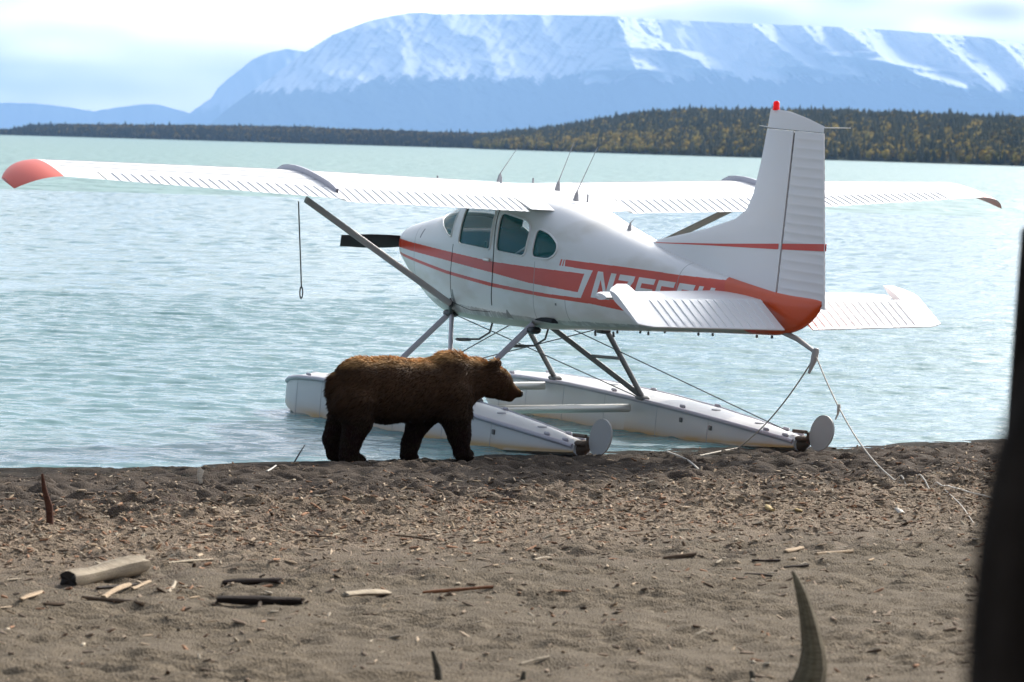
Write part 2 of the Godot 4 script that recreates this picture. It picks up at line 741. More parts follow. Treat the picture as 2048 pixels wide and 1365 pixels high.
# a forested rise: outline of its ground in picture rows above the horizon, from its shore at d0 to its crest at d1
func wooded(called: String, px0: float, px1: float, crest: Array, shore: Array, back: Array, spacing: float, tall: float, yellow: Callable, seed_: int, shade := 1.0) -> void:
	var g := RandomNumberGenerator.new()
	g.seed = seed_
	var f := FastNoiseLite.new()
	f.seed = seed_
	f.frequency = 0.01
	var mb := MB.new()
	var rows := []
	for j in 21:
		var v := j / 20.0
		var row := PackedVector3Array()
		var px := px0
		while px <= px1 + 0.1:
			row.append(hill_point(px, v, crest, shore, back, f))
			px += (px1 - px0) / 80.0
		rows.append(row)
	# the back slope
	var last: PackedVector3Array = rows[-1]
	var br := PackedVector3Array()
	for p in last:
		br.append(Vector3(p.x * 1.25, -3.0, p.z * 1.25))
	rows.append(br)
	mb.grid(rows, false, false, Vector3(0, 1, 0.2))
	kind(obj(called + "_ground", mb.mesh(), M.forest_floor), "structure")
	var tf := [[], []]
	var tc := [[], []]
	var mid := (px0 + px1) / 2.0
	var dm := curve_at(shore, mid)
	var db := curve_at(back, mid)
	var n := int((px1 - px0) / FPX * dm * (db - dm) / (spacing * spacing))
	for i in n:
		var px := lerpf(px0, px1, g.randf())
		var v := pow(g.randf(), 0.9)
		var p := hill_point(px, v, crest, shore, back, f)
		var yl: bool = g.randf() < yellow.call(px, v, f.get_noise_2d(px * 4.0, v * 160.0))
		var h := tall * (0.6 + g.randf() * 0.6)
		if yl:
			h *= 0.8
		elif g.randf() < 0.06:
			h *= 1.35
		var wd := h * (0.9 + g.randf() * 0.5) * (1.15 if yl else 1.0)
		var k := 1 if yl else 0
		tf[k].append(Transform3D(Basis(Vector3.UP, g.randf() * TAU).scaled_local(Vector3(wd, h, wd)), p - Vector3(0, 0.2, 0)))
		if yl:
			tc[k].append(Color(0.36, 0.25, 0.045).lerp(Color(0.15, 0.135, 0.035), g.randf()) * (0.8 + g.randf() * 0.5) * shade)
		else:
			tc[k].append(Color(0.034, 0.041, 0.024).lerp(Color(0.08, 0.074, 0.034), g.randf()) * shade)
	var root := Node3D.new()
	root.name = numbered(called)
	add_child(root)
	kind(root, "stuff")
	root.set_meta("label", called.replace("_", " ") + " on the far side of the lake")
	root.set_meta("category", "forest")
	for k in 2:
		if tf[k].is_empty():
			continue
		var mm := MultiMesh.new()
		mm.transform_format = MultiMesh.TRANSFORM_3D
		mm.use_colors = true
		mm.mesh = broadleaf_mesh() if k else conifer_mesh()
		mm.instance_count = tf[k].size()
		for i in tf[k].size():
			mm.set_instance_transform(i, tf[k][i])
			mm.set_instance_color(i, tc[k][i])
		var o := MultiMeshInstance3D.new()
		o.name = "broadleaf_trees" if k else "conifer_trees"
		o.multimesh = mm
		o.material_override = M.tree
		kind(o, "stuff")
		root.add_child(o)


func hill_point(px: float, v: float, crest: Array, shore: Array, back: Array, f: FastNoiseLite) -> Vector3:
	var d0 := curve_at(shore, px)
	var d1 := curve_at(back, px)
	var d := lerpf(d0, d1, v)
	var top := maxf(0.5, (horizon(px) - curve_at(crest, px)) / FPX * d1 + 2.95)
	var y := top * pow(v, 0.85)
	y += f.get_noise_2d(px * 2.0, v * 120.0) * top * 0.12 * v * (1.0 - v) * 4.0
	return Vector3((px - 1024.0) / FPX * d, y + 0.3, -d)


func make_hills() -> void:
	wooded("wooded_hill", 940.0, 2300.0,
		[[940, 288], [1000, 272], [1060, 268], [1100, 262], [1150, 254], [1200, 246], [1260, 236], [1300, 232], [1380, 228], [1480, 230], [1600, 231], [1700, 233], [1850, 240], [1950, 246], [2048, 248], [2300, 260]],
		[[940, 3900], [1024, 3500], [1300, 2900], [2048, 2100], [2300, 2000]],
		[[940, 4300], [1024, 4300], [1300, 3900], [2048, 3000], [2300, 2900]], 4.6, 8.5,
		func(px, v, n): return clampf(0.36 + n * 1.1 - v * 0.38 + (0.35 if px < 1330.0 and v < 0.32 else 0.0), 0.02, 0.9), 51)
	wooded("wooded_spit", -120.0, 1020.0,
		[[-120, 280], [-10, 275], [10, 268], [35, 261], [60, 257], [120, 256], [300, 257], [450, 259], [600, 262], [700, 267], [850, 273], [950, 275], [1020, 276]],
		[[-120, 5600], [300, 5200], [1020, 4300]],
		[[-120, 6000], [300, 5700], [1020, 4800]], 5.4, 9.0,
		func(px, v, n): return clampf(0.22 + n * 0.6 + (0.6 if v > 0.5 and px > 100.0 else -0.15) + (0.25 if px > 400.0 and px < 760.0 and v > 0.3 else 0.0), 0.0, 0.8), 52, 0.46)


# ---------------------------------------------------------------- water
func wave_y(x: float, z: float, f: FastNoiseLite, f2: FastNoiseLite) -> float:
	# long crests lie almost along the shore, driven by a light breeze
	var u := x * 0.96 + z * 0.28
	var w := z * 0.96 - x * 0.28
	var a := f.get_noise_2d(u * 0.34, w * 1.0)
	a = 1.0 - absf(a) * 2.2
	var b := f2.get_noise_2d(u * 0.5, w)
	var s := -shore_s(x, z)
	var calm := 0.7 + 0.3 * smoothstep(0.0, 9.0, s)
	return (a * 0.033 - 0.014) * calm + b * 0.018 * (0.6 + 0.4 * calm)


func sheet(x0: float, x1: float, z0: float, z1: float, nx: int, nzz: int, fn: Callable) -> MB:
	var mb := MB.new()
	var hx := (x1 - x0) / nx
	var hz := (z1 - z0) / nzz
	mb.v.resize((nx + 1) * (nzz + 1))
	mb.n.resize(mb.v.size())
	mb.t.resize(mb.v.size())
	mb.c.resize(mb.v.size())
	mb.has_n = true
	var i := 0
	for r in nzz + 1:
		for k in nx + 1:
			var x := x0 + hx * k
			var z := z0 + hz * r
			mb.v[i] = Vector3(x, fn.call(x, z), z)
			i += 1
	i = 0
	var w := nx + 1
	for r in nzz + 1:
		for k in nx + 1:
			var l := mb.v[i - 1 if k > 0 else i]
			var q := mb.v[i + 1 if k < nx else i]
			var u := mb.v[i - w if r > 0 else i]
			var d := mb.v[i + w if r < nzz else i]
			var nn := (q - l).cross(u - d)
			if nn.y < 0.0:
				nn = -nn
			mb.n[i] = nn.normalized()
			i += 1
	mb.ix.resize(nx * nzz * 6)
	var e := 0
	for r in nzz:
		for k in nx:
			var a := r * w + k
			mb.ix[e] = a
			mb.ix[e + 1] = a + 1
			mb.ix[e + 2] = a + w
			mb.ix[e + 3] = a + 1
			mb.ix[e + 4] = a + w + 1
			mb.ix[e + 5] = a + w
			e += 6
	mb.orient(0, Vector3.UP)
	return mb


func make_water() -> void:
	var f := FastNoiseLite.new()
	f.seed = 31
	f.frequency = 0.8
	f.fractal_octaves = 3
	f.fractal_gain = 0.45
	var f2 := FastNoiseLite.new()
	f2.seed = 32
	f2.frequency = 3.2
	f2.fractal_octaves = 2
	var near := sheet(-12.0, 14.0, -64.0, -28.0, 430, 640, func(x, z): return wave_y(x, z, f, f2))
	kind(obj("lake_water", near.mesh(), M.water), "structure")
	var midw := sheet(-34.0, 38.0, -180.0, -64.0, 300, 520, func(x, z): return wave_y(x, z, f, f2) * 1.15)
	kind(obj("lake_water", midw.mesh(), M.water), "structure")
	var farw := MB.new()
	var rows := []
	for z in [-180.0, -400.0, -1000.0, -3000.0, -8000.0, -36000.0, -80000.0]:
		var row := PackedVector3Array()
		for k in 13:
			row.append(Vector3((k - 6) / 6.0 * (120.0 - z * 0.45), -0.004, z))
		rows.append(row)
	farw.grid(rows, false, false, Vector3.UP)
	kind(obj("lake_water", farw.mesh(), M.water_far), "structure")
	# plain water left and right of the detailed patches
	for sgn in [-1.0, 1.0]:
		var q := MB.new()
		var r2 := []
		for z in [-20.0 if sgn < 0 else -28.0, -64.0, -180.0]:
			var xa := (12.0 if sgn < 0 else 14.0) if z > -64.0 else (34.0 if sgn < 0 else 38.0)
			if z == -64.0:
				xa = 12.0 if sgn < 0 else 14.0
			r2.append(PackedVector3Array([Vector3(sgn * xa, -0.004, z), Vector3(sgn * 220.0, -0.004, z)]))
		q.grid(r2, false, false, Vector3.UP)
		kind(obj("lake_water", q.mesh(), M.water), "structure")


# ---------------------------------------------------------------- beach
func make_beach() -> void:
	var mb := sheet(-8.0, 9.0, -41.0, -13.5, 560, 900, ground)
	mb.has_c = true
	var cn := FastNoiseLite.new()
	cn.seed = 77
	cn.frequency = 0.8
	cn.fractal_octaves = 4
	for i in mb.v.size():
		var p := mb.v[i]
		mb.c[i] = sand_color(p.x, p.z, p.y, cn)
	kind(obj("beach_sand", mb.mesh(), M.sand), "structure")
	# the beach beyond the frame
	var far := MB.new()
	far.has_c = true
	var rows := []
	var cols := []
	var zs := []
	var z := -110.0
	while z < 80.0:
		zs.append(z)
		z += 2.0
	for zz in zs:
		var row := PackedVector3Array()
		var cc := PackedColorArray()
		for k in 121:
			var x := (k - 60) * 1.5
			row.append(Vector3(x, base_ground(x, zz) - 0.14, zz))
			cc.append(Color(0.13, 0.108, 0.084))
		rows.append(row)
		cols.append(cc)
	far.grid(rows, false, false, Vector3.UP, cols)
	kind(obj("beach_sand", far.mesh(), M.sand), "structure")


func sand_color(x: float, z: float, y: float, cn: FastNoiseLite) -> Color:
	var s := shore_s(x, z)
	var n := cn.get_noise_2d(x, z)
	var dry := Color(0.130, 0.103, 0.074)
	var dark := Color(0.070, 0.053, 0.040)
	var c := dark.lerp(dry, smoothstep(4.0, 8.0, s + n * 1.5))
	c = c.lerp(Color(0.205, 0.155, 0.110), smoothstep(4.4, 6.2, s + n * 2.0) * smoothstep(10.0, 7.5, s + n) * 0.85)
	var wet := smoothstep(0.075, 0.02, y + n * 0.02)
	c = c.lerp(Color(0.03, 0.026, 0.022), wet)
	return c


# ---------------------------------------------------------------- floatplane
# plane axes: a = metres aft of the spinner tip, u = metres above the thrust line, l = metres to the plane's left
const LIFT := 1.72
var plane: Node3D


func pp(a: float, u: float, l: float) -> Vector3:
	return Vector3(-l, u + LIFT, a - 3.5)


# fuselage stations: a, top, bottom, half width, height of greatest width, exponents above and below
const ST := [
	[0.30, 0.17, -0.17, 0.30, 0.0, 2.3, 2.3], [0.34, 0.22, -0.22, 0.38, 0.0, 2.4, 2.4], [0.45, 0.255, -0.30, 0.425, 0.0, 2.5, 2.5],
	[0.65, 0.295, -0.43, 0.46, 0.0, 2.6, 2.7], [0.95, 0.36, -0.59, 0.49, 0.0, 2.7, 2.9], [1.22, 0.415, -0.665, 0.51, -0.02, 2.8, 3.2],
	[1.55, 0.575, -0.685, 0.53, -0.06, 2.9, 3.6], [1.92, 0.715, -0.69, 0.545, -0.1, 3.4, 4.0], [2.6, 0.735, -0.675, 0.55, -0.1, 4.2, 4.0],
	[3.2, 0.70, -0.645, 0.535, -0.1, 3.8, 4.0], [3.6, 0.655, -0.61, 0.505, -0.08, 3.2, 3.7], [4.0, 0.575, -0.57, 0.455, -0.05, 2.8, 3.4],
	[4.5, 0.475, -0.525, 0.39, -0.03, 2.6, 3.1], [5.0, 0.385, -0.48, 0.325, -0.02, 2.5, 3.0], [5.6, 0.29, -0.425, 0.255, -0.02, 2.4, 2.8],
	[6.2, 0.21, -0.37, 0.19, -0.02, 2.4, 2.7], [6.8, 0.155, -0.32, 0.13, -0.03, 2.4, 2.6], [7.25, 0.125, -0.275, 0.092, -0.03, 2.3, 2.5],
	[7.42, 0.115, -0.235, 0.078, -0.02, 2.2, 2.3], [7.60, 0.11, -0.165, 0.06, 0.0, 2.2, 2.2], [7.76, 0.105, -0.055, 0.038, 0.03, 2.1, 2.1], [7.86, 0.098, 0.05, 0.012, 0.075, 2.0, 2.0]]


func st_at(a: float) -> Array:
	var i := 0
	while i < ST.size() - 2 and a > ST[i + 1][0]:
		i += 1
	var p0: Array = ST[maxi(i - 1, 0)]
	var p1: Array = ST[i]
	var p2: Array = ST[i + 1]
	var p3: Array = ST[mini(i + 2, ST.size() - 1)]
	var f := clampf((a - p1[0]) / (p2[0] - p1[0]), 0.0, 1.0)
	var out := []
	for k in range(1, 7):
		var pre: float = p0[0] - p1[0] if i > 0 else -(p2[0] - p1[0])
		var post: float = p3[0] - p1[0] if i < ST.size() - 2 else 2.0 * (p2[0] - p1[0])
		var q0: float = p0[k] if i > 0 else p1[k] * 2.0 - p2[k]
		var q3: float = p3[k] if i < ST.size() - 2 else p2[k] * 2.0 - p1[k]
		out.append(cubic_interpolate_in_time(p1[k], p2[k], q0, q3, f, p2[0] - p1[0], pre, post))
	return out


# point (u, l) of the fuselage skin; angle 0 = left, 90 = top, 180 = right, 270 = bottom
func fus_ul(s: Array, deg: float) -> Vector2:
	var r := deg_to_rad(deg)
	var sn := sin(r)
	var cs := cos(r)
	var e: float = s[4] if sn >= 0.0 else s[5]
	var h: float = s[0] - s[3] if sn >= 0.0 else s[3] - s[1]
	return Vector2(s[3] + h * signf(sn) * pow(absf(sn), 2.0 / e), s[2] * signf(cs) * pow(absf(cs), 2.0 / e))


func fus(a: float, deg: float) -> Vector3:
	var q := fus_ul(st_at(a), deg)
	return pp(a, q.x, q.y)


func fus_n(a: float, deg: float) -> Vector3:
	var da := fus(a + 0.01, deg) - fus(a - 0.01, deg)
	var dt := fus(a, deg + 1.5) - fus(a, deg - 1.5)
	var n := dt.cross(da).normalized()
	var c := pp(a, st_at(a)[3], 0.0)
	return n if n.dot(fus(a, deg) - c) > 0.0 else -n


# angle of the skin point at height u on the left side
func deg_of(a: float, u: float) -> float:
	var s := st_at(a)
	var e: float = s[4] if u >= s[3] else s[5]
	var h: float = s[0] - s[3] if u >= s[3] else s[3] - s[1]
	var x := clampf(absf(u - s[3]) / h, 0.0, 1.0)
	return rad_to_deg(asin(pow(x, e / 2.0))) * (1.0 if u >= s[3] else -1.0)


func rounded(pts: Array, r: float) -> PackedVector2Array:
	var out := PackedVector2Array()
	for i in pts.size():
		var p: Vector2 = pts[i]
		var a: Vector2 = pts[(i - 1 + pts.size()) % pts.size()]
		var b: Vector2 = pts[(i + 1) % pts.size()]
		var ra := minf(r, p.distance_to(a) * 0.48)
		var rb := minf(r, p.distance_to(b) * 0.48)
		var s := p + (a - p).normalized() * ra
		var e := p + (b - p).normalized() * rb
		for k in 5:
			var f := k / 4.0
			out.append(s.lerp(p, f).lerp(p.lerp(e, f), f))
	return out


const AS := 60.0   # one metre along the fuselage in the units of the cutting plane (degrees the other way)


func side_hole(pts: Array, r: float, right := false) -> PackedVector2Array:
	var q := []
	for p in pts:
		q.append(Vector2(p[0], p[1]))
	var round_ := rounded(q, r)
	# subdivide so that straight edges follow the curved skin
	var out := PackedVector2Array()
	for i in round_.size():
		var a := round_[i]
		var b := round_[(i + 1) % round_.size()]
		var n := maxi(1, int(a.distance_to(b) / 0.05))
		for k in n:
			var p := a.lerp(b, float(k) / n)
			var d := deg_of(p.x, p.y)
			out.append(Vector2(p.x * AS, 180.0 - d if right else d))
	return out


# skin of the fuselage between stations, without the holes (or only within keep), moved outwards by off
func skin(a0: float, a1: float, holes: Array, keep: PackedVector2Array, off: float, step := 0.06) -> ArrayMesh:
	var mb := MB.new()
	mb.has_n = true
	mb.has_t = true
	var cache := {}
	var na := int(ceil((a1 - a0) / step))
	for i in na:
		for j in 72:
			var x0 := lerpf(a0, a1, float(i) / na)
			var x1 := lerpf(a0, a1, float(i + 1) / na)
			var t0 := j * 5.0 - 90.0
			var t1 := t0 + 5.0
			var cell := PackedVector2Array([Vector2(x0 * AS, t0), Vector2(x1 * AS, t0), Vector2(x1 * AS, t1), Vector2(x0 * AS, t1)])
			var box := Rect2(cell[0], cell[2] - cell[0]).grow(0.01)
			var polys := [cell]
			if keep.size():
				if not bounds(keep).intersects(box):
					continue
				polys = Geometry2D.intersect_polygons(cell, keep)
			for h in holes:
				if bounds(h).intersects(box):
					var next := []
					for p in polys:
						next.append_array(Geometry2D.clip_polygons(p, h))
					polys = next
			for p in polys:
				var tri := PackedInt32Array([0, 1, 2, 0, 2, 3]) if p.size() == 4 and not keep.size() else Geometry2D.triangulate_polygon(p)
				for k in range(0, tri.size(), 3):
					var ids := [tri[k], tri[k + 1], tri[k + 2]]
					var pos := []
					var nor := []
					for id in ids:
						var q: Vector2 = p[id]
						var key := (q * 100.0).round()
						if not cache.has(key):
							var nn := fus_n(q.x / AS, q.y)
							cache[key] = [fus(q.x / AS, q.y) + nn * off, nn]
						pos.append(cache[key][0])
						nor.append(cache[key][1])
					if (pos[2] - pos[0]).cross(pos[1] - pos[0]).dot(nor[0]) < 0.0:
						ids = [ids[0], ids[2], ids[1]]
						pos = [pos[0], pos[2], pos[1]]
						nor = [nor[0], nor[2], nor[1]]
					var left := t0 < 89.0
					for m in 3:
						var q: Vector2 = p[ids[m]]
						var u: float = pos[m].y - LIFT
						mb.ix.append(mb.add(pos[m], Vector2((q.x / AS - 0.2) / 7.7, (0.75 - u) / 3.0 + (0.0 if left else 0.5))))
						mb.n.append(nor[m])
	return mb.mesh()


func bounds(p: PackedVector2Array) -> Rect2:
	var r := Rect2(p[0], Vector2.ZERO)
	for q in p:
		r = r.expand(q)
	return r


func fill(im: Image, pts: Array, col: Color) -> void:
	var y0 := 1e9
	var y1 := -1e9
	for p in pts:
		y0 = minf(y0, p.y)
		y1 = maxf(y1, p.y)
	for y in range(maxi(0, int(floor(y0))), mini(im.get_height() - 1, int(ceil(y1))) + 1):
		var xs := []
		var yc := y + 0.5
		for i in pts.size():
			var a: Vector2 = pts[i]
			var b: Vector2 = pts[(i + 1) % pts.size()]
			if (a.y <= yc) != (b.y <= yc):
				xs.append(a.x + (yc - a.y) / (b.y - a.y) * (b.x - a.x))
		xs.sort()
		for k in range(0, xs.size() - 1, 2):
			var x0 := int(round(xs[k]))
			var x1 := int(round(xs[k + 1]))
			if x1 > x0:
				im.fill_rect(Rect2i(x0, y, x1 - x0, 1), col)


func paint_fuselage() -> StandardMaterial3D:
	var w := 2048
	var h := 1024
	var im := Image.create_empty(w, h, false, Image.FORMAT_RGBA8)
	var white := lin(0.69, 0.68, 0.675)
	im.fill(white)
	var red := lin(0.58, 0.062, 0.030)
	var orange := lin(0.60, 0.082, 0.018)
	for side in 2:
		var m := func(a: float, u: float) -> Vector2: return Vector2((a - 0.2) / 7.7 * w, ((0.75 - u) / 3.0 + 0.5 * side) * h)
		var shape := func(pts: Array, c: Color) -> void:
			var q := []
			for p in pts:
				q.append(m.call(p[0], p[1]))
			fill(im, q, c)
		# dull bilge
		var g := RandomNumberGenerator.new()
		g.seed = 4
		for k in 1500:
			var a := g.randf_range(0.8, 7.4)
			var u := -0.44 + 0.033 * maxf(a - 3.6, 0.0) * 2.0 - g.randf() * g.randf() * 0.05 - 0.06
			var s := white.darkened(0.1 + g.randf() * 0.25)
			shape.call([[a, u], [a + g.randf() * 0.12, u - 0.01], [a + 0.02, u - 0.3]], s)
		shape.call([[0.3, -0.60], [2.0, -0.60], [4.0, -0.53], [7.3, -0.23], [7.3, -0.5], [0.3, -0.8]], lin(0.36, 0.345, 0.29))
		# red field and stripes
		shape.call([[4.0, 0.142], [5.0, 0.150], [5.75, 0.147], [6.55, 0.160], [7.3, 0.2], [7.95, 0.2], [7.95, -0.4], [7.0, -0.4], [6.55, -0.20], [5.6, -0.262], [5.02, -0.285], [4.44, -0.262], [4.28, -0.218], [4.45, 0.072], [4.0, 0.076]], red)
		shape.call([[6.3, 0.3], [7.95, 0.3], [7.95, -0.4], [7.02, -0.4], [6.75, -0.1], [6.5, 0.03]], orange)
		shape.call([[3.93, 0.142], [3.955, 0.142], [3.935, 0.076], [3.91, 0.076]], red)
		shape.call([[3.975, 0.142], [3.99, 0.142], [3.975, 0.076], [3.955, 0.076]], red)
		shape.call([[0.2, 0.08], [0.45, 0.062], [1.5, 0.038], [2.7, 0.008], [4.32, 0.028], [4.23, -0.165], [3.4, -0.145], [2.7, -0.105], [1.6, -0.06], [0.5, -0.03], [0.2, -0.025]], red)
		shape.call([[0.2, -0.07], [0.45, -0.082], [1.70, -0.172], [2.69, -0.213], [3.75, -0.228], [4.44, -0.218], [4.44, -0.262], [3.75, -0.265], [2.69, -0.25], [1.70, -0.205], [0.45, -0.112], [0.2, -0.1]], red)
		# registration letters, leaning forward
		var glyphs := [
			[[[0, 0], [0, 1], [0.28, 1], [0.72, 0.3], [0.72, 1], [1, 1], [1, 0], [0.74, 0], [0.28, 0.7], [0.28, 0]]],
			[[[0, 1], [1, 1], [1, 0.8], [0.42, 0], [0.12, 0], [0.68, 0.78], [0, 0.78]]],
			[[[0, 1], [1, 1], [1, 0.79], [0.27, 0.79], [0.27, 0.62], [1, 0.62], [1, 0], [0, 0], [0, 0.2], [0.72, 0.2], [0.72, 0.42], [0, 0.42]]],
			[[[0, 1], [1, 1], [1, 0.79], [0.27, 0.79], [0.27, 0.62], [1, 0.62], [1, 0], [0, 0], [0, 0.2], [0.72, 0.2], [0.72, 0.42], [0, 0.42]]],
			[[[0, 1], [1, 1], [1, 0], [0, 0]]],
			[[[0, 1], [0.28, 1], [0.28, 0.22], [0.72, 0.22], [0.72, 1], [1, 1], [1, 0], [0, 0]]]]
		var at := [[4.53, 4.82], [4.875, 5.11], [5.17, 5.425], [5.475, 5.73], [5.79, 6.03], [6.09, 6.33]]
		for k in 6:
			var x0: float = at[k][0]
			var x1: float = at[k][1]
			if side == 1:
				x0 = 10.86 - at[k][1]
				x1 = 10.86 - at[k][0]
			for part in glyphs[k]:
				var q := []
				for p in part:
					var fx: float = p[0] if side == 0 else 1.0 - p[0]
					var u: float = -0.195 + p[1] * 0.268
					q.append([lerpf(x0, x1, fx) + (u - 0.07) * (0.36 if side == 0 else -0.36), u])
				shape.call(q, white)
			if k == 4:
				var q := []
				for p in [[0.28, 0.78], [0.72, 0.78], [0.72, 0.22], [0.28, 0.22]]:
					var u: float = -0.195 + p[1] * 0.268
					q.append([lerpf(x0, x1, p[0]) + (u - 0.07) * (0.36 if side == 0 else -0.36), u])
				shape.call(q, red)
		# skin joints
		var seam := lin(0.30, 0.29, 0.28)
		for s in [[0.86, 0.25, -0.55], [3.5, 0.08, -0.6], [4.02, -0.26, -0.55], [5.1, -0.3, -0.5], [5.75, 0.3, -0.45]]:
			for k in 40:
				var u0: float = lerpf(s[1], s[2], k / 40.0)
				var u1: float = lerpf(s[1], s[2], (k + 1) / 40.0)
				shape.call([[s[0], u0], [s[0] + 0.008, u0], [s[0] + 0.008, u1], [s[0], u1]], seam)
		# scuffs at the cabin step and a dark vent on the cowl
		shape.call([[1.83, -0.36], [1.86, -0.36], [1.93, -0.56], [1.84, -0.57]], lin(0.2, 0.2, 0.2))
		shape.call([[2.98, -0.47], [3.0, -0.46], [3.07, -0.55], [2.95, -0.55]], lin(0.16, 0.16, 0.16))
		shape.call([[1.02, 0.22], [1.045, 0.22], [1.0, 0.12], [0.975, 0.12]], lin(0.12, 0.12, 0.13))
		shape.call([[3.86, -0.31], [3.885, -0.31], [3.885, -0.335], [3.86, -0.335]], lin(0.12, 0.12, 0.13))
	# grime
	var f := FastNoiseLite.new()
	f.seed = 2
	f.frequency = 0.02
	f.fractal_octaves = 4
	var dirt := f.get_image(w / 2, h / 2)
	dirt.convert(Image.FORMAT_RGBA8)
	dirt.resize(w, h)
	var m2 := mat(Color.WHITE, 0.3)
	m2.albedo_texture = ImageTexture.create_from_image(im)
	m2.texture_repeat = false
	m2.detail_enabled = true
	var dt := noise_tex(0.012, 5, 512, false, 1.0, 61)
	m2.detail_albedo = ramp(dt, [[0.2, Color(0.93, 0.92, 0.895)], [0.5, Color(1, 1, 1)]])
	m2.detail_blend_mode = BaseMaterial3D.BLEND_MODE_MUL
	m2.detail_mask = null
	return m2


func naca(x: float, upper: bool, t := 0.125) -> float:
	var y := 5.0 * t * (0.2969 * sqrt(x) - 0.126 * x - 0.3516 * x * x + 0.2843 * x * x * x - 0.1036 * x * x * x * x)
	var cam := 0.02 / 0.16 * (0.8 * x - x * x) if x < 0.4 else 0.02 / 0.36 * (0.2 + 0.8 * x - x * x)
	return cam + y if upper else cam - y * 0.85


func wing_le(l: float) -> float:
	return 1.93 + maxf(0.0, l - 2.75) * 0.075


func wing_te(l: float) -> float:
	return 3.54 - maxf(0.0, l - 2.75) * 0.175


# point of the wing surface: span station l (0 = centre line), side s, x = share of the chord
func wing_pt(l: float, s: float, x: float, upper: bool, lift := 0.0, droop := 0.0, hinge := 0.77) -> Vector3:
	var le := wing_le(l)
	var ch := wing_te(l) - le
	var y := 0.705 + 0.031 * l + ch * (naca(x, upper) - x * 0.068) + lift
	if droop != 0.0 and x > hinge:
		y -= (x - hinge) * ch * tan(deg_to_rad(droop))
	return pp(le + x * ch, y, l * s)


func wing_loop(l: float, s: float, x0: float, x1: float, lift := 0.0, droop := 0.0, n := 14) -> PackedVector3Array:
	var row := PackedVector3Array()
	for k in n + 1:
		var f := k / float(n)
		var x := lerpf(x0, x1, f * f if x0 == 0.0 else f)
		var edge := 1.0 if x0 == 0.0 else smoothstep(0.0, 0.06, f) * lerpf(0.35, 1.0, smoothstep(1.0, 0.9, f))
		row.append(wing_pt(l, s, x, true, lift * edge, droop, x0))
	for k in n + 1:
		var f := 1.0 - k / float(n)
		var x := lerpf(x0, x1, f * f if x0 == 0.0 else f)
		if x == 0.0:
			continue
		row.append(wing_pt(l, s, x, false, 0.0, droop, x0))
	return row


const HINGE := 0.765


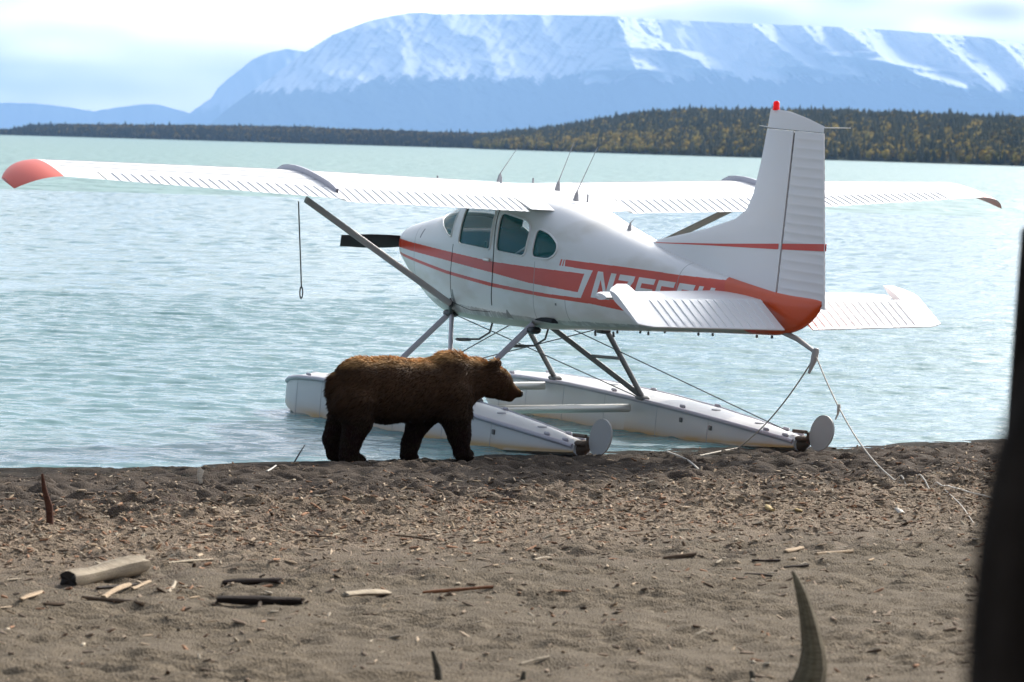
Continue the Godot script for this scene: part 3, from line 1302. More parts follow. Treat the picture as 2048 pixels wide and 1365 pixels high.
func make_wing(s: float) -> Node3D:
	var mb := MB.new()
	var spans := [[0.0, 0.60, 1.0], [0.60, 5.10, HINGE], [5.10, 5.498, 1.0]]
	for sp in spans:
		var rows := []
		var n := maxi(2, int((sp[1] - sp[0]) / 0.15))
		for k in n + 1:
			rows.append(wing_loop(lerpf(sp[0], sp[1], k / float(n)), s, 0.0, sp[2]))
		mb.grid(rows, true, true)
	var wing := obj("wing", mb.mesh(0.75), M.white, plane)
	# flap and aileron with raised beads, a few millimetres behind the wing's rear wall
	for part in [["flap", 0.62, 2.70, 4.0], ["aileron", 2.73, 5.08, 0.0]]:
		var fb := MB.new()
		var rows := []
		var l0: float = part[1]
		var l1: float = part[2]
		rows.append(wing_loop(l0, s, HINGE + 0.009, 1.0, 0.0, part[3], 8))
		var l := l0 + 0.06
		while l < l1 - 0.05:
			for q in [[-0.017, 0.0], [-0.009, 0.010], [0.009, 0.010], [0.017, 0.0]]:
				rows.append(wing_loop(l + q[0], s, HINGE + 0.009, 1.0, q[1], part[3], 8))
			l += 0.098
		rows.append(wing_loop(l1, s, HINGE + 0.009, 1.0, 0.0, part[3], 8))
		fb.grid(rows, true, true)
		obj(part[0], fb.mesh(0.8), M.white, wing)
	# dark rear wall seen in the hinge gap
	# drooped red tip
	var tb := MB.new()
	var rows := []
	for k in 9:
		var f := k / 8.0
		var le := lerpf(wing_le(5.50), 2.52, pow(f, 2.2))
		var te := lerpf(wing_te(5.50), 2.86, pow(f, 2.6))
		var row := PackedVector3Array()
		var src := wing_loop(5.50, s, 0.0, 1.0)
		var l := 5.50 + 0.42 * f
		for p in src:
			var a := p.z + 3.5
			var u := p.y - LIFT
			var x := (a - wing_le(5.50)) / (wing_te(5.50) - wing_le(5.50))
			var mid := 0.705 + 0.031 * 5.50 - 0.03
			var th := lerpf(1.0, 0.25, f * f)
			row.append(pp(lerpf(le, te, x), mid + (u - mid) * th - 0.02 * f - 0.11 * pow(f, 2.4) * (0.7 + 0.6 * x), l * s))
		rows.append(row)
	tb.grid(rows, true, true)
	obj("wing_tip", tb.mesh(0.6), M.tip_red, wing)
	# lapped skin joints along the span
	for x in [0.22, 0.42, 0.60]:
		var path := PackedVector3Array()
		for k in 28:
			path.append(wing_pt(lerpf(0.62, 5.4, k / 27.0), s, x, true, 0.0005))
		var jb := MB.new()
		jb.tube(path, 0.0035, 5)
		obj("skin_joint", jb.mesh(), M.grey, wing)
	# stall fence round the nose of the wing and over its top
	var xs := [0.0, 0.004, 0.02, 0.06, 0.12, 0.2, 0.3, 0.4, 0.5, 0.6, 0.7, 0.78, 0.84, 0.88]
	var fr := []
	for e in [-0.012, 0.012]:
		var low := PackedVector3Array()
		var high := PackedVector3Array()
		for x in xs:
			low.append(wing_pt(2.72, s, x, true, -0.01) + Vector3(e, 0, 0))
			var lift: float = 0.015 + 0.04 * smoothstep(0.0, 0.12, x) * (0.5 + 0.5 * smoothstep(0.885, 0.80, x))
			high.append(wing_pt(2.72, s, x, true, lift) + Vector3(e, 0, -0.05 * (1.0 - smoothstep(0.0, 0.1, x))))
		fr.append([low, high])
	var fm := MB.new()
	fm.grid([fr[0][0], fr[0][1], fr[1][1], fr[1][0], fr[0][0]], false, false)
	obj("stall_fence", fm.mesh(0.5), M.fence, wing)
	# lift strut, streamlined
	var sb := MB.new()
	sb.tube(PackedVector3Array([pp(1.80, -0.55, 0.47 * s), pp(2.42, 0.60, 2.60 * s)]), 0.037, 12, true, 0.42, Vector3.UP)
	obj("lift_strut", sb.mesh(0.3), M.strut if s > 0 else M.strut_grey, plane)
	var cu := MB.new()
	cu.tube(PackedVector3Array([pp(1.70, -0.595, 0.45 * s), pp(1.82, -0.50, 0.53 * s)]), 0.055, 10, true, 0.55)
	obj("strut_cuff", cu.mesh(0.3), M.black, plane)
	return wing


func make_floatplane() -> void:
	plane = thing("floatplane", "white and red high-wing floatplane moored nose out with its floats on the beach", "floatplane")
	var b := Basis.from_euler(Vector3(deg_to_rad(2.5192), deg_to_rad(30.0387), deg_to_rad(-0.0729)))
	plane.transform = Transform3D(b, Vector3(0.649, 2.95 - 1.2322, -35.0528) + b * Vector3(0, -LIFT, 0))
	# --- fuselage with window openings
	var wins := [
		["door_window", [[1.95, 0.135], [2.64, 0.125], [2.66, 0.54], [2.0, 0.55]], 0.05],
		["side_window", [[2.76, 0.125], [3.32, 0.115], [3.37, 0.40], [3.28, 0.48], [2.78, 0.53]], 0.07],
		["rear_window", [[3.44, 0.12], [3.74, 0.12], [3.85, 0.2], [3.84, 0.29], [3.68, 0.38], [3.47, 0.42]], 0.07]]
	var holes := []
	for r in 2:
		for w in wins:
			holes.append(side_hole(w[1], w[2], r == 1))
	# windscreen, from the left door post over the top to the right one
	var ws := PackedVector2Array()
	var left := [[1.865, 0.60], [1.80, 0.40], [1.76, 0.19], [1.66, 0.215], [1.52, 0.28], [1.38, 0.345], [1.29, 0.385]]
	for p in left:
		ws.append(Vector2(p[0] * AS, deg_of(p[0], p[1])))
	for p in [[1.25, 68.0], [1.235, 80.0], [1.23, 90.0], [1.235, 100.0], [1.25, 112.0]]:
		ws.append(Vector2(p[0] * AS, p[1]))
	for k in range(left.size() - 1, -1, -1):
		ws.append(Vector2(left[k][0] * AS, 180.0 - deg_of(left[k][0], left[k][1])))
	for p in [[1.87, 110.0], [1.87, 90.0], [1.87, 70.0]]:
		ws.append(Vector2(p[0] * AS, p[1]))
	holes.append(ws)
	var paint := paint_fuselage()
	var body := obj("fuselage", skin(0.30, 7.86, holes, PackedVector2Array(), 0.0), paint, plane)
	obj("cabin_lining", skin(1.2, 4.2, holes, PackedVector2Array(), -0.025, 0.1), M.liner, plane)
	for k in holes.size():
		var called: String = wins[k % 3][0] if k < 6 else "windscreen"
		var g := obj(called, skin(1.2, 3.9, [], holes[k], -0.008), M.glass, body)
		var path := PackedVector3Array()
		for q in holes[k]:
			path.append(fus(q.x / AS, q.y) + fus_n(q.x / AS, q.y) * 0.002)
		path.append(path[0])
		var fb := MB.new()
		fb.tube(path, 0.011, 6, false)
		# a frame of its own beside the pane
		obj(called + "_frame", fb.mesh(), M.white, body)
	# door outline, handle
	for s in [1.0, -1.0]:
		var db := MB.new()
		for e in [[[1.83, 0.12], [1.80, -0.2], [1.83, -0.5]], [[2.71, 0.56], [2.715, 0.1], [2.715, -0.2], [2.70, -0.48]], [[1.83, -0.5], [2.2, -0.545], [2.68, -0.52]]]:
			var path := PackedVector3Array()
			for k in e.size() - 1:
				for f in 8:
					var a := lerpf(e[k][0], e[k + 1][0], f / 8.0)
					var u := lerpf(e[k][1], e[k + 1][1], f / 8.0)
					var d := deg_of(a, u)
					path.append(fus(a, d if s > 0 else 180.0 - d))
			db.tube(path, 0.006 if e[0][0] > 2.7 else 0.0035, 5, true)
		obj("door_seam", db.mesh(), M.gap, body)
		var hb := MB.new()
		var d2 := deg_of(2.58, 0.02)
		hb.box(fus(2.60, d2 if s > 0 else 180.0 - d2) + Vector3(-s * 0.012, 0, 0), Vector3(0.03, 0.03, 0.13), 0.008)
		obj("door_handle", hb.mesh(0.5), M.alu, body)
	# --- cabin inside
	var ib := MB.new()
	ib.box(pp(2.6, -0.5, 0), Vector3(0.9, 0.05, 2.4), 0.01)
	obj("cabin_floor", ib.mesh(0.5), M.seat, plane)
	var panel := MB.new()
	panel.box(pp(1.62, 0.08, 0), Vector3(0.94, 0.34, 0.06), 0.02)
	panel.box(pp(1.5, 0.24, 0), Vector3(0.86, 0.04, 0.3), 0.02)
	obj("instrument_panel", panel.mesh(0.5), M.seat, plane)
	for q in [[2.42, 0.26, 0.42], [2.42, -0.26, 0.42], [3.3, 0.0, 0.9]]:
		var sb := MB.new()
		var w: float = q[2]
		sb.box(pp(q[0] - 0.2, -0.22, q[1]), Vector3(w, 0.14, 0.45), 0.04)
		sb.box(pp(q[0] + 0.08, 0.06, q[1]), Vector3(w, 0.58, 0.12), 0.045, Basis(Vector3.RIGHT, 0.18))
		if w < 0.6:
			sb.box(pp(q[0] + 0.14, 0.42, q[1]), Vector3(0.26, 0.16, 0.09), 0.035, Basis(Vector3.RIGHT, 0.18))
		obj("seat", sb.mesh(0.5), M.seat, plane)
	for q in [[1.72, 0.26], [1.72, -0.26]]:
		var yb := MB.new()
		var ring := PackedVector3Array()
		for k in 19:
			var a := lerpf(-0.3, PI + 0.3, k / 18.0)
			ring.append(pp(1.80, 0.12 - 0.10 * sin(a), q[1] + 0.14 * cos(a)))
		yb.tube(ring, 0.014, 6)
		obj("control_yoke", yb.mesh(), M.black, plane)
	# stowed paddle leaning behind the side window
	var pb := MB.new()
	pb.tube(PackedVector3Array([pp(2.95, 0.10, 0.42), pp(3.42, 0.32, 0.38)]), 0.022, 8)
	obj("paddle", pb.mesh(), M.alu, plane)
	# --- spinner and propeller
	var sp := MB.new()
	sp.lathe(pp(0.0, 0, 0), Vector3(0, 0, 1), [[0.0, 0.01], [0.03, 0.06], [0.1, 0.115], [0.2, 0.15], [0.298, 0.165]], 20)
	var spinner := obj("spinner", sp.mesh(0.3), M.white, plane)
	for s in [1.0, -1.0]:
		var rows := []
		for k in 9:
			var f := k / 8.0
			var l := lerpf(0.12, 1.06, f)
			var ch: float = lerpf(0.12, 0.165, smoothstep(0.0, 0.35, f)) * (1.0 - 0.22 * smoothstep(0.6, 1.0, f))
			var tw := lerpf(1.15, 0.30, f) * 0.55
			var row := PackedVector3Array()
			for j in 12:
				var an := TAU * j / 12
				var x := cos(an) * ch / 2.0
				var y := sin(an) * 0.016 * (1.0 - 0.5 * f)
				row.append(pp(0.24 + x * sin(tw) + y * cos(tw), 0.02 + s * (x * cos(tw) - y * sin(tw)), l * s))
			rows.append(row)
		var bm := MB.new()
		bm.grid(rows, true, true)
		obj("propeller_blade", bm.mesh(0.3), M.black, spinner)
	# cooling openings in the nose
	for s in [1.0, -1.0]:
		var cb := MB.new()
		cb.box(pp(0.305, 0.03, 0.225 * s), Vector3(0.15, 0.12, 0.03), 0.01)
		obj("cooling_inlet", cb.mesh(0.5), M.black, body)
	# exhaust stub and drain under the cowl
	var eb := MB.new()
	eb.tube(PackedVector3Array([pp(1.22, -0.58, 0.25), pp(1.3, -0.70, 0.26)]), 0.035, 10)
	obj("exhaust_pipe", eb.mesh(), M.rust, body)
	# --- wings
	make_wing(1.0)
	make_wing(-1.0)
	# --- fin and rudder
	make_tail()
	# --- aerials on the wing roof
	for q in [[1.80, 0.80, 0.0, 2.14, 1.16, 0.0], [3.02, 0.80, 0.0, 3.30, 1.29, 0.0], [3.40, 0.72, 0.0, 3.77, 1.27, 0.0], [4.46, 0.475, 0.0, 4.55, 0.60, 0.0]]:
		var ab := MB.new()
		var big: float = 0.021 if q[0] < 4.0 else 0.018
		ab.tube(PackedVector3Array([pp(q[0], q[1] - 0.02, q[2]), pp(q[0] + 0.01, q[1] + 0.05, q[2]), pp(q[0] + 0.02, q[1] + 0.085, q[2]), pp(q[3], q[4], q[5])]), [big * 1.6, big, 0.006, 0.0025], 8)
		obj("whip_aerial", ab.mesh(), M.grey, plane)
	for q in [[2.45, 0.83, 0.35], [2.0, 0.80, -0.3], [1.98, 0.80, 0.85], [3.3, 0.715, -0.2]]:
		var vb := MB.new()
		vb.box(pp(q[0], q[1], q[2]), Vector3(0.012, 0.10, 0.03), 0.004)
		obj("vent_fitting", vb.mesh(0.5), M.grey, plane)
	# fittings under the belly
	for q in [[4.0, 0.09], [4.35, 0.10], [4.42, 0.05], [4.85, 0.04], [5.0, 0.06], [5.3, 0.03], [5.9, 0.05], [6.15, 0.05], [6.9, 0.05], [7.15, 0.05]]:
		var vb := MB.new()
		var s := st_at(q[0])
		vb.box(pp(q[0], s[1] - q[1] * 0.5 + 0.01, 0.05), Vector3(0.018, q[1] * 0.6, 0.03), 0.006, Basis(Vector3.RIGHT, -0.3))
		obj("belly_fitting", vb.mesh(0.5), M.leg_dark, plane)
	# --- tail wheel spring left as a mooring post
	var tw := MB.new()
	tw.tube(PackedVector3Array([pp(7.2, -0.24, 0), pp(7.5, -0.29, 0), pp(7.78, -0.375, 0)]), [0.03, 0.026, 0.02], 8)
	tw.box(pp(7.80, -0.37, 0), Vector3(0.05, 0.06, 0.05), 0.01)
	obj("tail_post", tw.mesh(0.3), M.strut_grey, plane)
	make_floats()


const FIN_LE := [[0.05, 5.2], [0.30, 4.80], [0.39, 4.90], [0.44, 5.05], [0.53, 5.5], [0.62, 5.92], [0.74, 6.36], [0.84, 6.54], [1.00, 6.64], [1.32, 6.74], [1.63, 6.81], [1.78, 6.845], [1.81, 6.90]]
const FIN_TOP := [[6.84, 1.81], [7.15, 1.80], [7.45, 1.75], [7.72, 1.69]]


func fin_le(u: float) -> float:
	return curve_at(FIN_LE, u)


func fin_hinge(u: float) -> float:
	return lerpf(7.18, 7.28, (u - 0.12) / 1.51)


func fin_te(u: float) -> float:
	return lerpf(7.90, 7.72, clampf((u - 0.03) / 1.66, 0.0, 1.0))


func fin_half(u: float, a: float) -> float:
	# half thickness of fin and rudder together
	var le := fin_le(u)
	var te := fin_te(u)
	var ref := maxf(le, te - 1.3)
	var x := clampf((a - le) / (te - le), 0.0, 1.0)
	var t := lerpf(0.055, 0.038, clampf(u / 1.7, 0.0, 1.0))
	var front := sqrt(clampf((a - le) / 0.5, 0.0, 1.0))
	var rear := clampf((te - a) / 0.75, 0.0, 1.0)
	return maxf(0.006, t * front * (rear if a > te - 0.75 else 1.0))


func fin_loop(u: float, a0: float, a1: float, bead := 0.0) -> PackedVector3Array:
	var row := PackedVector3Array()
	var n := 12
	for k in n + 1:
		var f := k / float(n)
		var a := lerpf(a0, a1, f * f if a0 < 7.0 else f)
		var e := bead * smoothstep(0.0, 0.1, f) * smoothstep(1.0, 0.96, f)
		row.append(pp(a, u, fin_half(u, a) + e))
	for k in n + 1:
		var f := 1.0 - k / float(n)
		var a := lerpf(a0, a1, f * f if a0 < 7.0 else f)
		var e := bead * smoothstep(0.0, 0.1, f) * smoothstep(1.0, 0.96, f)
		row.append(pp(a, u, -fin_half(u, a) - e))
	return row


func make_tail() -> void:
	var mb := MB.new()
	var rows := []
	for u in [0.06, 0.2, 0.32, 0.39, 0.44, 0.5, 0.56, 0.62, 0.68, 0.74, 0.79, 0.84, 0.92, 1.0, 1.15, 1.32, 1.5, 1.622]:
		rows.append(fin_loop(u, fin_le(u), fin_hinge(u) - 0.012))
	mb.grid(rows, true, true)
	var fin := obj("tail_fin", mb.mesh(0.7), M.white, plane)
	# fin tip, which ends above the rudder
	var tb := MB.new()
	rows = []
	for k in 8:
		var f := k / 7.0
		var row := PackedVector3Array()
		for i in 27:
			var side := 1.0 if i <= 13 else -1.0
			var g := i / 13.0 if i <= 13 else (26 - i) / 13.0
			var a := lerpf(6.815 + 0.03 * f, 7.728, g)
			var topu: float = curve_at(FIN_TOP, a)
			var u := lerpf(1.632, topu, f)
			var half := fin_half(minf(u, 1.68), a) * sqrt(1.0 - f * f * 0.93)
			row.append(pp(a, u, side * half))
		rows.append(row)
	tb.grid(rows, true, true)
	obj("fin_tip", tb.mesh(0.6), M.white, fin)
	# rudder with raised beads
	var rb := MB.new()
	rows = []
	rows.append(fin_loop(0.02, fin_hinge(0.02) + 0.014, fin_te(0.02)))
	var u := 0.08
	while u < 1.6:
		for q in [[-0.022, 0.0], [-0.009, 0.005], [0.009, 0.005], [0.022, 0.0]]:
			rows.append(fin_loop(u + q[0], fin_hinge(u) + 0.014, fin_te(u), q[1]))
		u += 0.087
	rows.append(fin_loop(1.624, fin_hinge(1.624) + 0.014, fin_te(1.624)))
	rb.grid(rows, true, true)
	var rudder := obj("rudder", rb.mesh(0.8), M.white, fin)
	var gb := MB.new()
	gb.box((pp(fin_hinge(0.05), 0.06, 0) + pp(fin_hinge(1.6), 1.6, 0)) / 2.0, Vector3(0.03, 1.55, 0.03), 0.0, Basis(Vector3.RIGHT, atan2(0.1, 1.54)))
	obj("hinge_post", gb.mesh(0.5), M.gap, fin)
	# red band across fin and rudder: a thin skin of paint
	for s in [1.0, -1.0]:
		for part in [["fin_stripe", 5.0, 7.165, fin], ["rudder_stripe", 7.225, 7.85, rudder]]:
			var lo := PackedVector3Array()
			var hi := PackedVector3Array()
			for k in 25:
				var a := lerpf(part[1], part[2], k / 24.0)
				var c0 := curve_at([[5.0, 0.405], [6.15, 0.485], [7.25, 0.575], [7.9, 0.625]], a)
				var wd := curve_at([[5.0, 0.006], [6.1, 0.02], [7.25, 0.055], [7.9, 0.068]], a)
				var off := 0.0025 if part[0] == "fin_stripe" else 0.0075
				hi.append(pp(a, c0, s * (fin_half(c0, a) + off)))
				lo.append(pp(a, c0 - wd, s * (fin_half(c0 - wd, a) + off)))
			var sm := MB.new()
			sm.grid([lo, hi], false, false, Vector3(-s, 0, 0))
			obj(part[0], sm.mesh(), M.red, part[3])
	# beacon on its socket
	var bb := MB.new()
	bb.lathe(pp(6.93, 1.80, 0), Vector3.UP, [[0.0, 0.034], [0.018, 0.034], [0.02, 0.031], [0.065, 0.030], [0.082, 0.024], [0.088, 0.008]], 14)
	obj("beacon", bb.mesh(0.4), M.beacon, fin)
	for s in [1.0, -1.0]:
		var vb := MB.new()
		vb.tube(PackedVector3Array([pp(6.90, 1.64, 0.03 * s), pp(7.02, 1.66, 0.8 * s)]) if s < 0 else PackedVector3Array([pp(6.88, 1.64, 0.03), pp(6.74, 1.645, 0.05)]), [0.006, 0.003], 6)
		obj("fin_aerial", vb.mesh(), M.alu, fin)
	# --- tailplane
	for s in [1.0, -1.0]:
		var hb := MB.new()
		rows = []
		for k in 13:
			var f := k / 12.0
			var l := lerpf(0.02, 1.62, f)
			var le := lerpf(6.12, 6.30, f) + (0.22 * pow(maxf(0.0, f - 0.85) / 0.15, 2.0))
			var te := 7.05
			if l > 1.44:
				te = 6.72
			var th := lerpf(0.05, 0.035, f)
			var row := PackedVector3Array()
			for i in 22:
				var an := TAU * i / 22.0
				var x := 0.5 - 0.5 * cos(an)
				var y := th * sin(an) * (1.0 - 0.35 * x)
				row.append(pp(lerpf(le, te, x), 0.015 + y, l * s))
			rows.append(row)
			if l < 1.44 and lerpf(0.02, 1.62, (k + 1) / 12.0) > 1.44:
				var r2 := row.duplicate()
				for i in r2.size():
					r2[i].x = -1.44 * s
				rows.append(r2)
		hb.grid(rows, true, true)
		var stab := obj("tailplane", hb.mesh(0.6), M.white, plane)
		# elevator, hanging down at rest, its horn standing up ahead of the hinge
		var eb := MB.new()
		rows = []
		var ls := [0.16]
		var l := 0.24
		while l < 1.44:
			ls.append_array([l - 0.016, l - 0.009, l + 0.009, l + 0.016])
			l += 0.088
		ls.append_array([1.455, 1.46, 1.56, 1.66, 1.70])
		var dr := deg_to_rad(26.0)
		for i in ls.size():
			var q: float = ls[i]
			var horn := q > 1.457
			var x0 := -0.30 if horn else 0.012
			if q > 1.6:
				x0 += (q - 1.6) * 1.2
			var x1 := lerpf(0.50, 0.44, (q - 0.16) / 1.54)
			if q > 1.6:
				x1 -= (q - 1.6) * 0.5
			var bead := 0.0
			if i > 0 and q < 1.44 and ((i - 1) % 4 == 1 or (i - 1) % 4 == 2):
				bead = 0.010
			var row := PackedVector3Array()
			for j in 20:
				var g := j / 9.0 if j < 10 else (19 - j) / 9.0
				var up := 1.0 if j < 10 else -1.0
				var x := lerpf(x0, x1, g)
				var half := 0.030 * clampf((x1 - x) / (x1 + 0.02), 0.0, 1.0) * (1.0 if x > -0.05 else sqrt(clampf((x - x0) / (-0.05 - x0), 0.0, 1.0))) + 0.005
				half += bead * smoothstep(0.02, 0.1, g) * smoothstep(1.0, 0.95, g)
				row.append(pp(7.06 + x * cos(dr) + up * half * sin(dr), 0.015 - x * sin(dr) + up * half * cos(dr), q * s))
			rows.append(row)
		eb.grid(rows, true, true)
		obj("elevator", eb.mesh(0.8), M.white, stab)


# ---------------------------------------------------------------- floats and their struts
const FS := [  # a, deck, chine height, keel, half width
	[-0.31, -1.69, -1.71, -1.73, 0.02], [-0.295, -1.645, -1.735, -1.77, 0.07], [-0.25, -1.61, -1.77, -1.83, 0.125], [-0.15, -1.555, -1.80, -1.89, 0.185], [0.02, -1.50, -1.83, -1.95, 0.24], [0.28, -1.455, -1.86, -2.01, 0.285],
	[0.8, -1.415, -1.88, -2.05, 0.312], [1.8, -1.375, -1.885, -2.06, 0.316], [2.6, -1.37, -1.875, -2.05, 0.312], [3.0, -1.37, -1.865, -2.035, 0.307], [3.03, -1.37, -1.80, -1.95, 0.306],
	[4.0, -1.385, -1.735, -1.85, 0.271], [4.8, -1.415, -1.66, -1.755, 0.213], [5.4, -1.445, -1.595, -1.67, 0.152], [5.75, -1.465, -1.555, -1.62, 0.111], [5.86, -1.475, -1.54, -1.60, 0.098]]
const FLOAT_L := 1.27


func fs_at(a: float) -> Array:
	var out := []
	for k in range(1, 5):
		var pts := []
		for s in FS:
			pts.append([s[0], s[k]])
		out.append(curve_at(pts, a))
	return out


func make_float(s: float) -> void:
	var mb := MB.new()
	mb.has_c = true
	var f := FastNoiseLite.new()
	f.seed = 12
	f.frequency = 1.2
	f.fractal_octaves = 4
	var rows := []
	var cols := []
	var stations := []
	for q in FS:
		stations.append(q[0])
	var a := 0.1
	while a < 5.8:
		stations.append(a)
		a += 0.12
	stations.sort()
	for x in stations:
		var q := fs_at(x)
		var row := PackedVector3Array()
		var cc := PackedColorArray()
		var half := []
		for k in 5:
			half.append([q[3] * 0.94 * k / 4.0, q[0] + 0.03 * (1.0 - pow(k / 4.0, 2.0))])
		for k in range(1, 8):
			var g := k / 7.0
			half.append([q[3] * (0.94 + 0.06 * sin(g * PI * 0.5)), lerpf(q[0] - 0.008, q[1], g)])
		for k in range(1, 5):
			var g := k / 4.0
			half.append([q[3] * (1.0 - g) , lerpf(q[1], q[2], pow(g, 0.85))])
		var full := []
		for k in half.size():
			full.append([half[k][0], half[k][1]])
		for k in range(half.size() - 2, 0, -1):
			full.append([-half[k][0], half[k][1]])
		for p in full:
			row.append(pp(x, p[1], FLOAT_L * s + p[0]))
			var n := f.get_noise_3d(x * 0.7, p[1] * 3.0, p[0] + s * 3.0)
			var col := Color(0.54, 0.535, 0.53) * (0.95 + n * 0.12)
			# tide stain above the chine and fading upwards
			var hgt: float = (p[1] - q[1]) / maxf(0.05, q[0] - q[1])
			var stain := exp(-pow((hgt - 0.10 + n * 0.10) / 0.15, 2.0)) * (0.95 + n * 0.9)
			stain += smoothstep(0.75, 0.2, hgt) * 0.22 * (0.6 + n * 1.6)
			stain *= smoothstep(0.2, 1.2, x) * 0.7 + 0.3
			col = col.lerp(Color(0.46, 0.27, 0.075), clampf(stain, 0.0, 0.92))
			if p[1] < lerpf(q[1], q[2], 0.45):
				col = Color(0.12, 0.11, 0.095) * (0.9 + n * 0.5)
			elif hgt < -0.01:
				col = col.lerp(Color(0.50, 0.48, 0.42), 0.7)
			cc.append(col)
		rows.append(row)
		cols.append(cc)
	mb.grid(rows, true, true, Vector3.ZERO, cols)
	var hull := obj("float", mb.mesh(0.7), vmat(0.42), plane)
	# rubbing strakes along both edges of the deck
	for e in [-1.0, 1.0]:
		var path := PackedVector3Array()
		for k in 40:
			var x := lerpf(-0.12, 5.84, k / 39.0)
			var q := fs_at(x)
			path.append(pp(x, q[0] - 0.012, FLOAT_L * s + e * q[3] * 0.96))
		var tb := MB.new()
		tb.tube(path, 0.026, 8)
		obj("deck_edge", tb.mesh(), M.leg, hull)
	var kb := MB.new()
	var kp := PackedVector3Array()
	for k in 30:
		var x := lerpf(-0.2, 5.84, k / 29.0)
		kp.append(pp(x, fs_at(x)[2] + 0.004, FLOAT_L * s))
	kb.tube(kp, 0.022, 6)
	obj("keel_strip", kb.mesh(), M.black, hull)
	# hatch covers and cleats
	for x in [0.2, 1.0, 2.3, 4.3, 5.1]:
		var cb := MB.new()
		cb.lathe(pp(x, fs_at(x)[0] + 0.02, FLOAT_L * s), Vector3.UP, [[0.0, 0.05], [0.018, 0.048], [0.022, 0.03]], 12)
		obj("hatch_cap", cb.mesh(0.4), M.grey, hull)
	for x in [0.5, 2.7, 4.0, 5.4, 5.7]:
		for e in [-1.0, 1.0]:
			var cb := MB.new()
			var q := fs_at(x)
			cb.box(pp(x, q[0] + 0.025, FLOAT_L * s + e * q[3] * 0.8), Vector3(0.025, 0.03, 0.10), 0.008)
			obj("cleat", cb.mesh(0.5), M.leg, hull)
	for x in [4.05, 4.55]:
		var cb := MB.new()
		var q := fs_at(x)
		cb.box(pp(x, q[0] - 0.11, FLOAT_L * s + q[3] * 0.99), Vector3(0.02, 0.05, 0.05), 0.006)
		obj("drain_plug", cb.mesh(0.5), M.leg_dark, hull)
	# lapped joints of the side plates
	for x in [0.32, 0.95, 1.75, 2.6, 3.6, 4.5]:
		for e in [-1.0, 1.0]:
			var q := fs_at(x)
			var jb := MB.new()
			var path := PackedVector3Array()
			for k in 6:
				var g := k / 5.0
				path.append(pp(x, lerpf(q[0] - 0.03, q[1], g), FLOAT_L * s + e * q[3] * (0.942 + 0.06 * sin(g * PI * 0.5))))
			jb.tube(path, 0.0035, 5)
			obj("plate_joint", jb.mesh(), M.grey, hull)
	# stern fittings and water rudder, raised
	var rb := MB.new()
	rb.tube(PackedVector3Array([pp(5.80, -1.53, FLOAT_L * s), pp(5.98, -1.47, FLOAT_L * s)]), [0.09, 0.035], 10)
	rb.box(pp(5.92, -1.45, FLOAT_L * s + 0.03), Vector3(0.14, 0.05, 0.12), 0.015)
	rb.box(pp(6.0, -1.43, FLOAT_L * s - 0.02), Vector3(0.05, 0.10, 0.16), 0.015)
	rb.tube(PackedVector3Array([pp(5.7, -1.40, FLOAT_L * s), pp(5.95, -1.38, FLOAT_L * s + 0.02)]), 0.02, 6)
	obj("stern_fitting", rb.mesh(0.4), M.rust, hull)
	var br := []
	for e in [-0.008, 0.008]:
		var row := PackedVector3Array()
		for k in 28:
			var an := TAU * k / 28
			row.append(pp(6.17 + 0.215 * cos(an) * (1.0 if cos(an) > 0 else 0.85), -1.36 + 0.175 * sin(an) + 0.05 * cos(an), FLOAT_L * s + e))
		br.append(row)
	var wb := MB.new()
	wb.grid(br, true, true)
	obj("water_rudder", wb.mesh(0.5), M.rudder_grey, hull)


func leg(p: Vector3, q: Vector3, r: float, m: Material, called := "float_strut") -> void:
	var b := MB.new()
	b.tube(PackedVector3Array([p, q]), r, 10, true, 0.6)
	obj(called, b.mesh(0.2), m, plane)


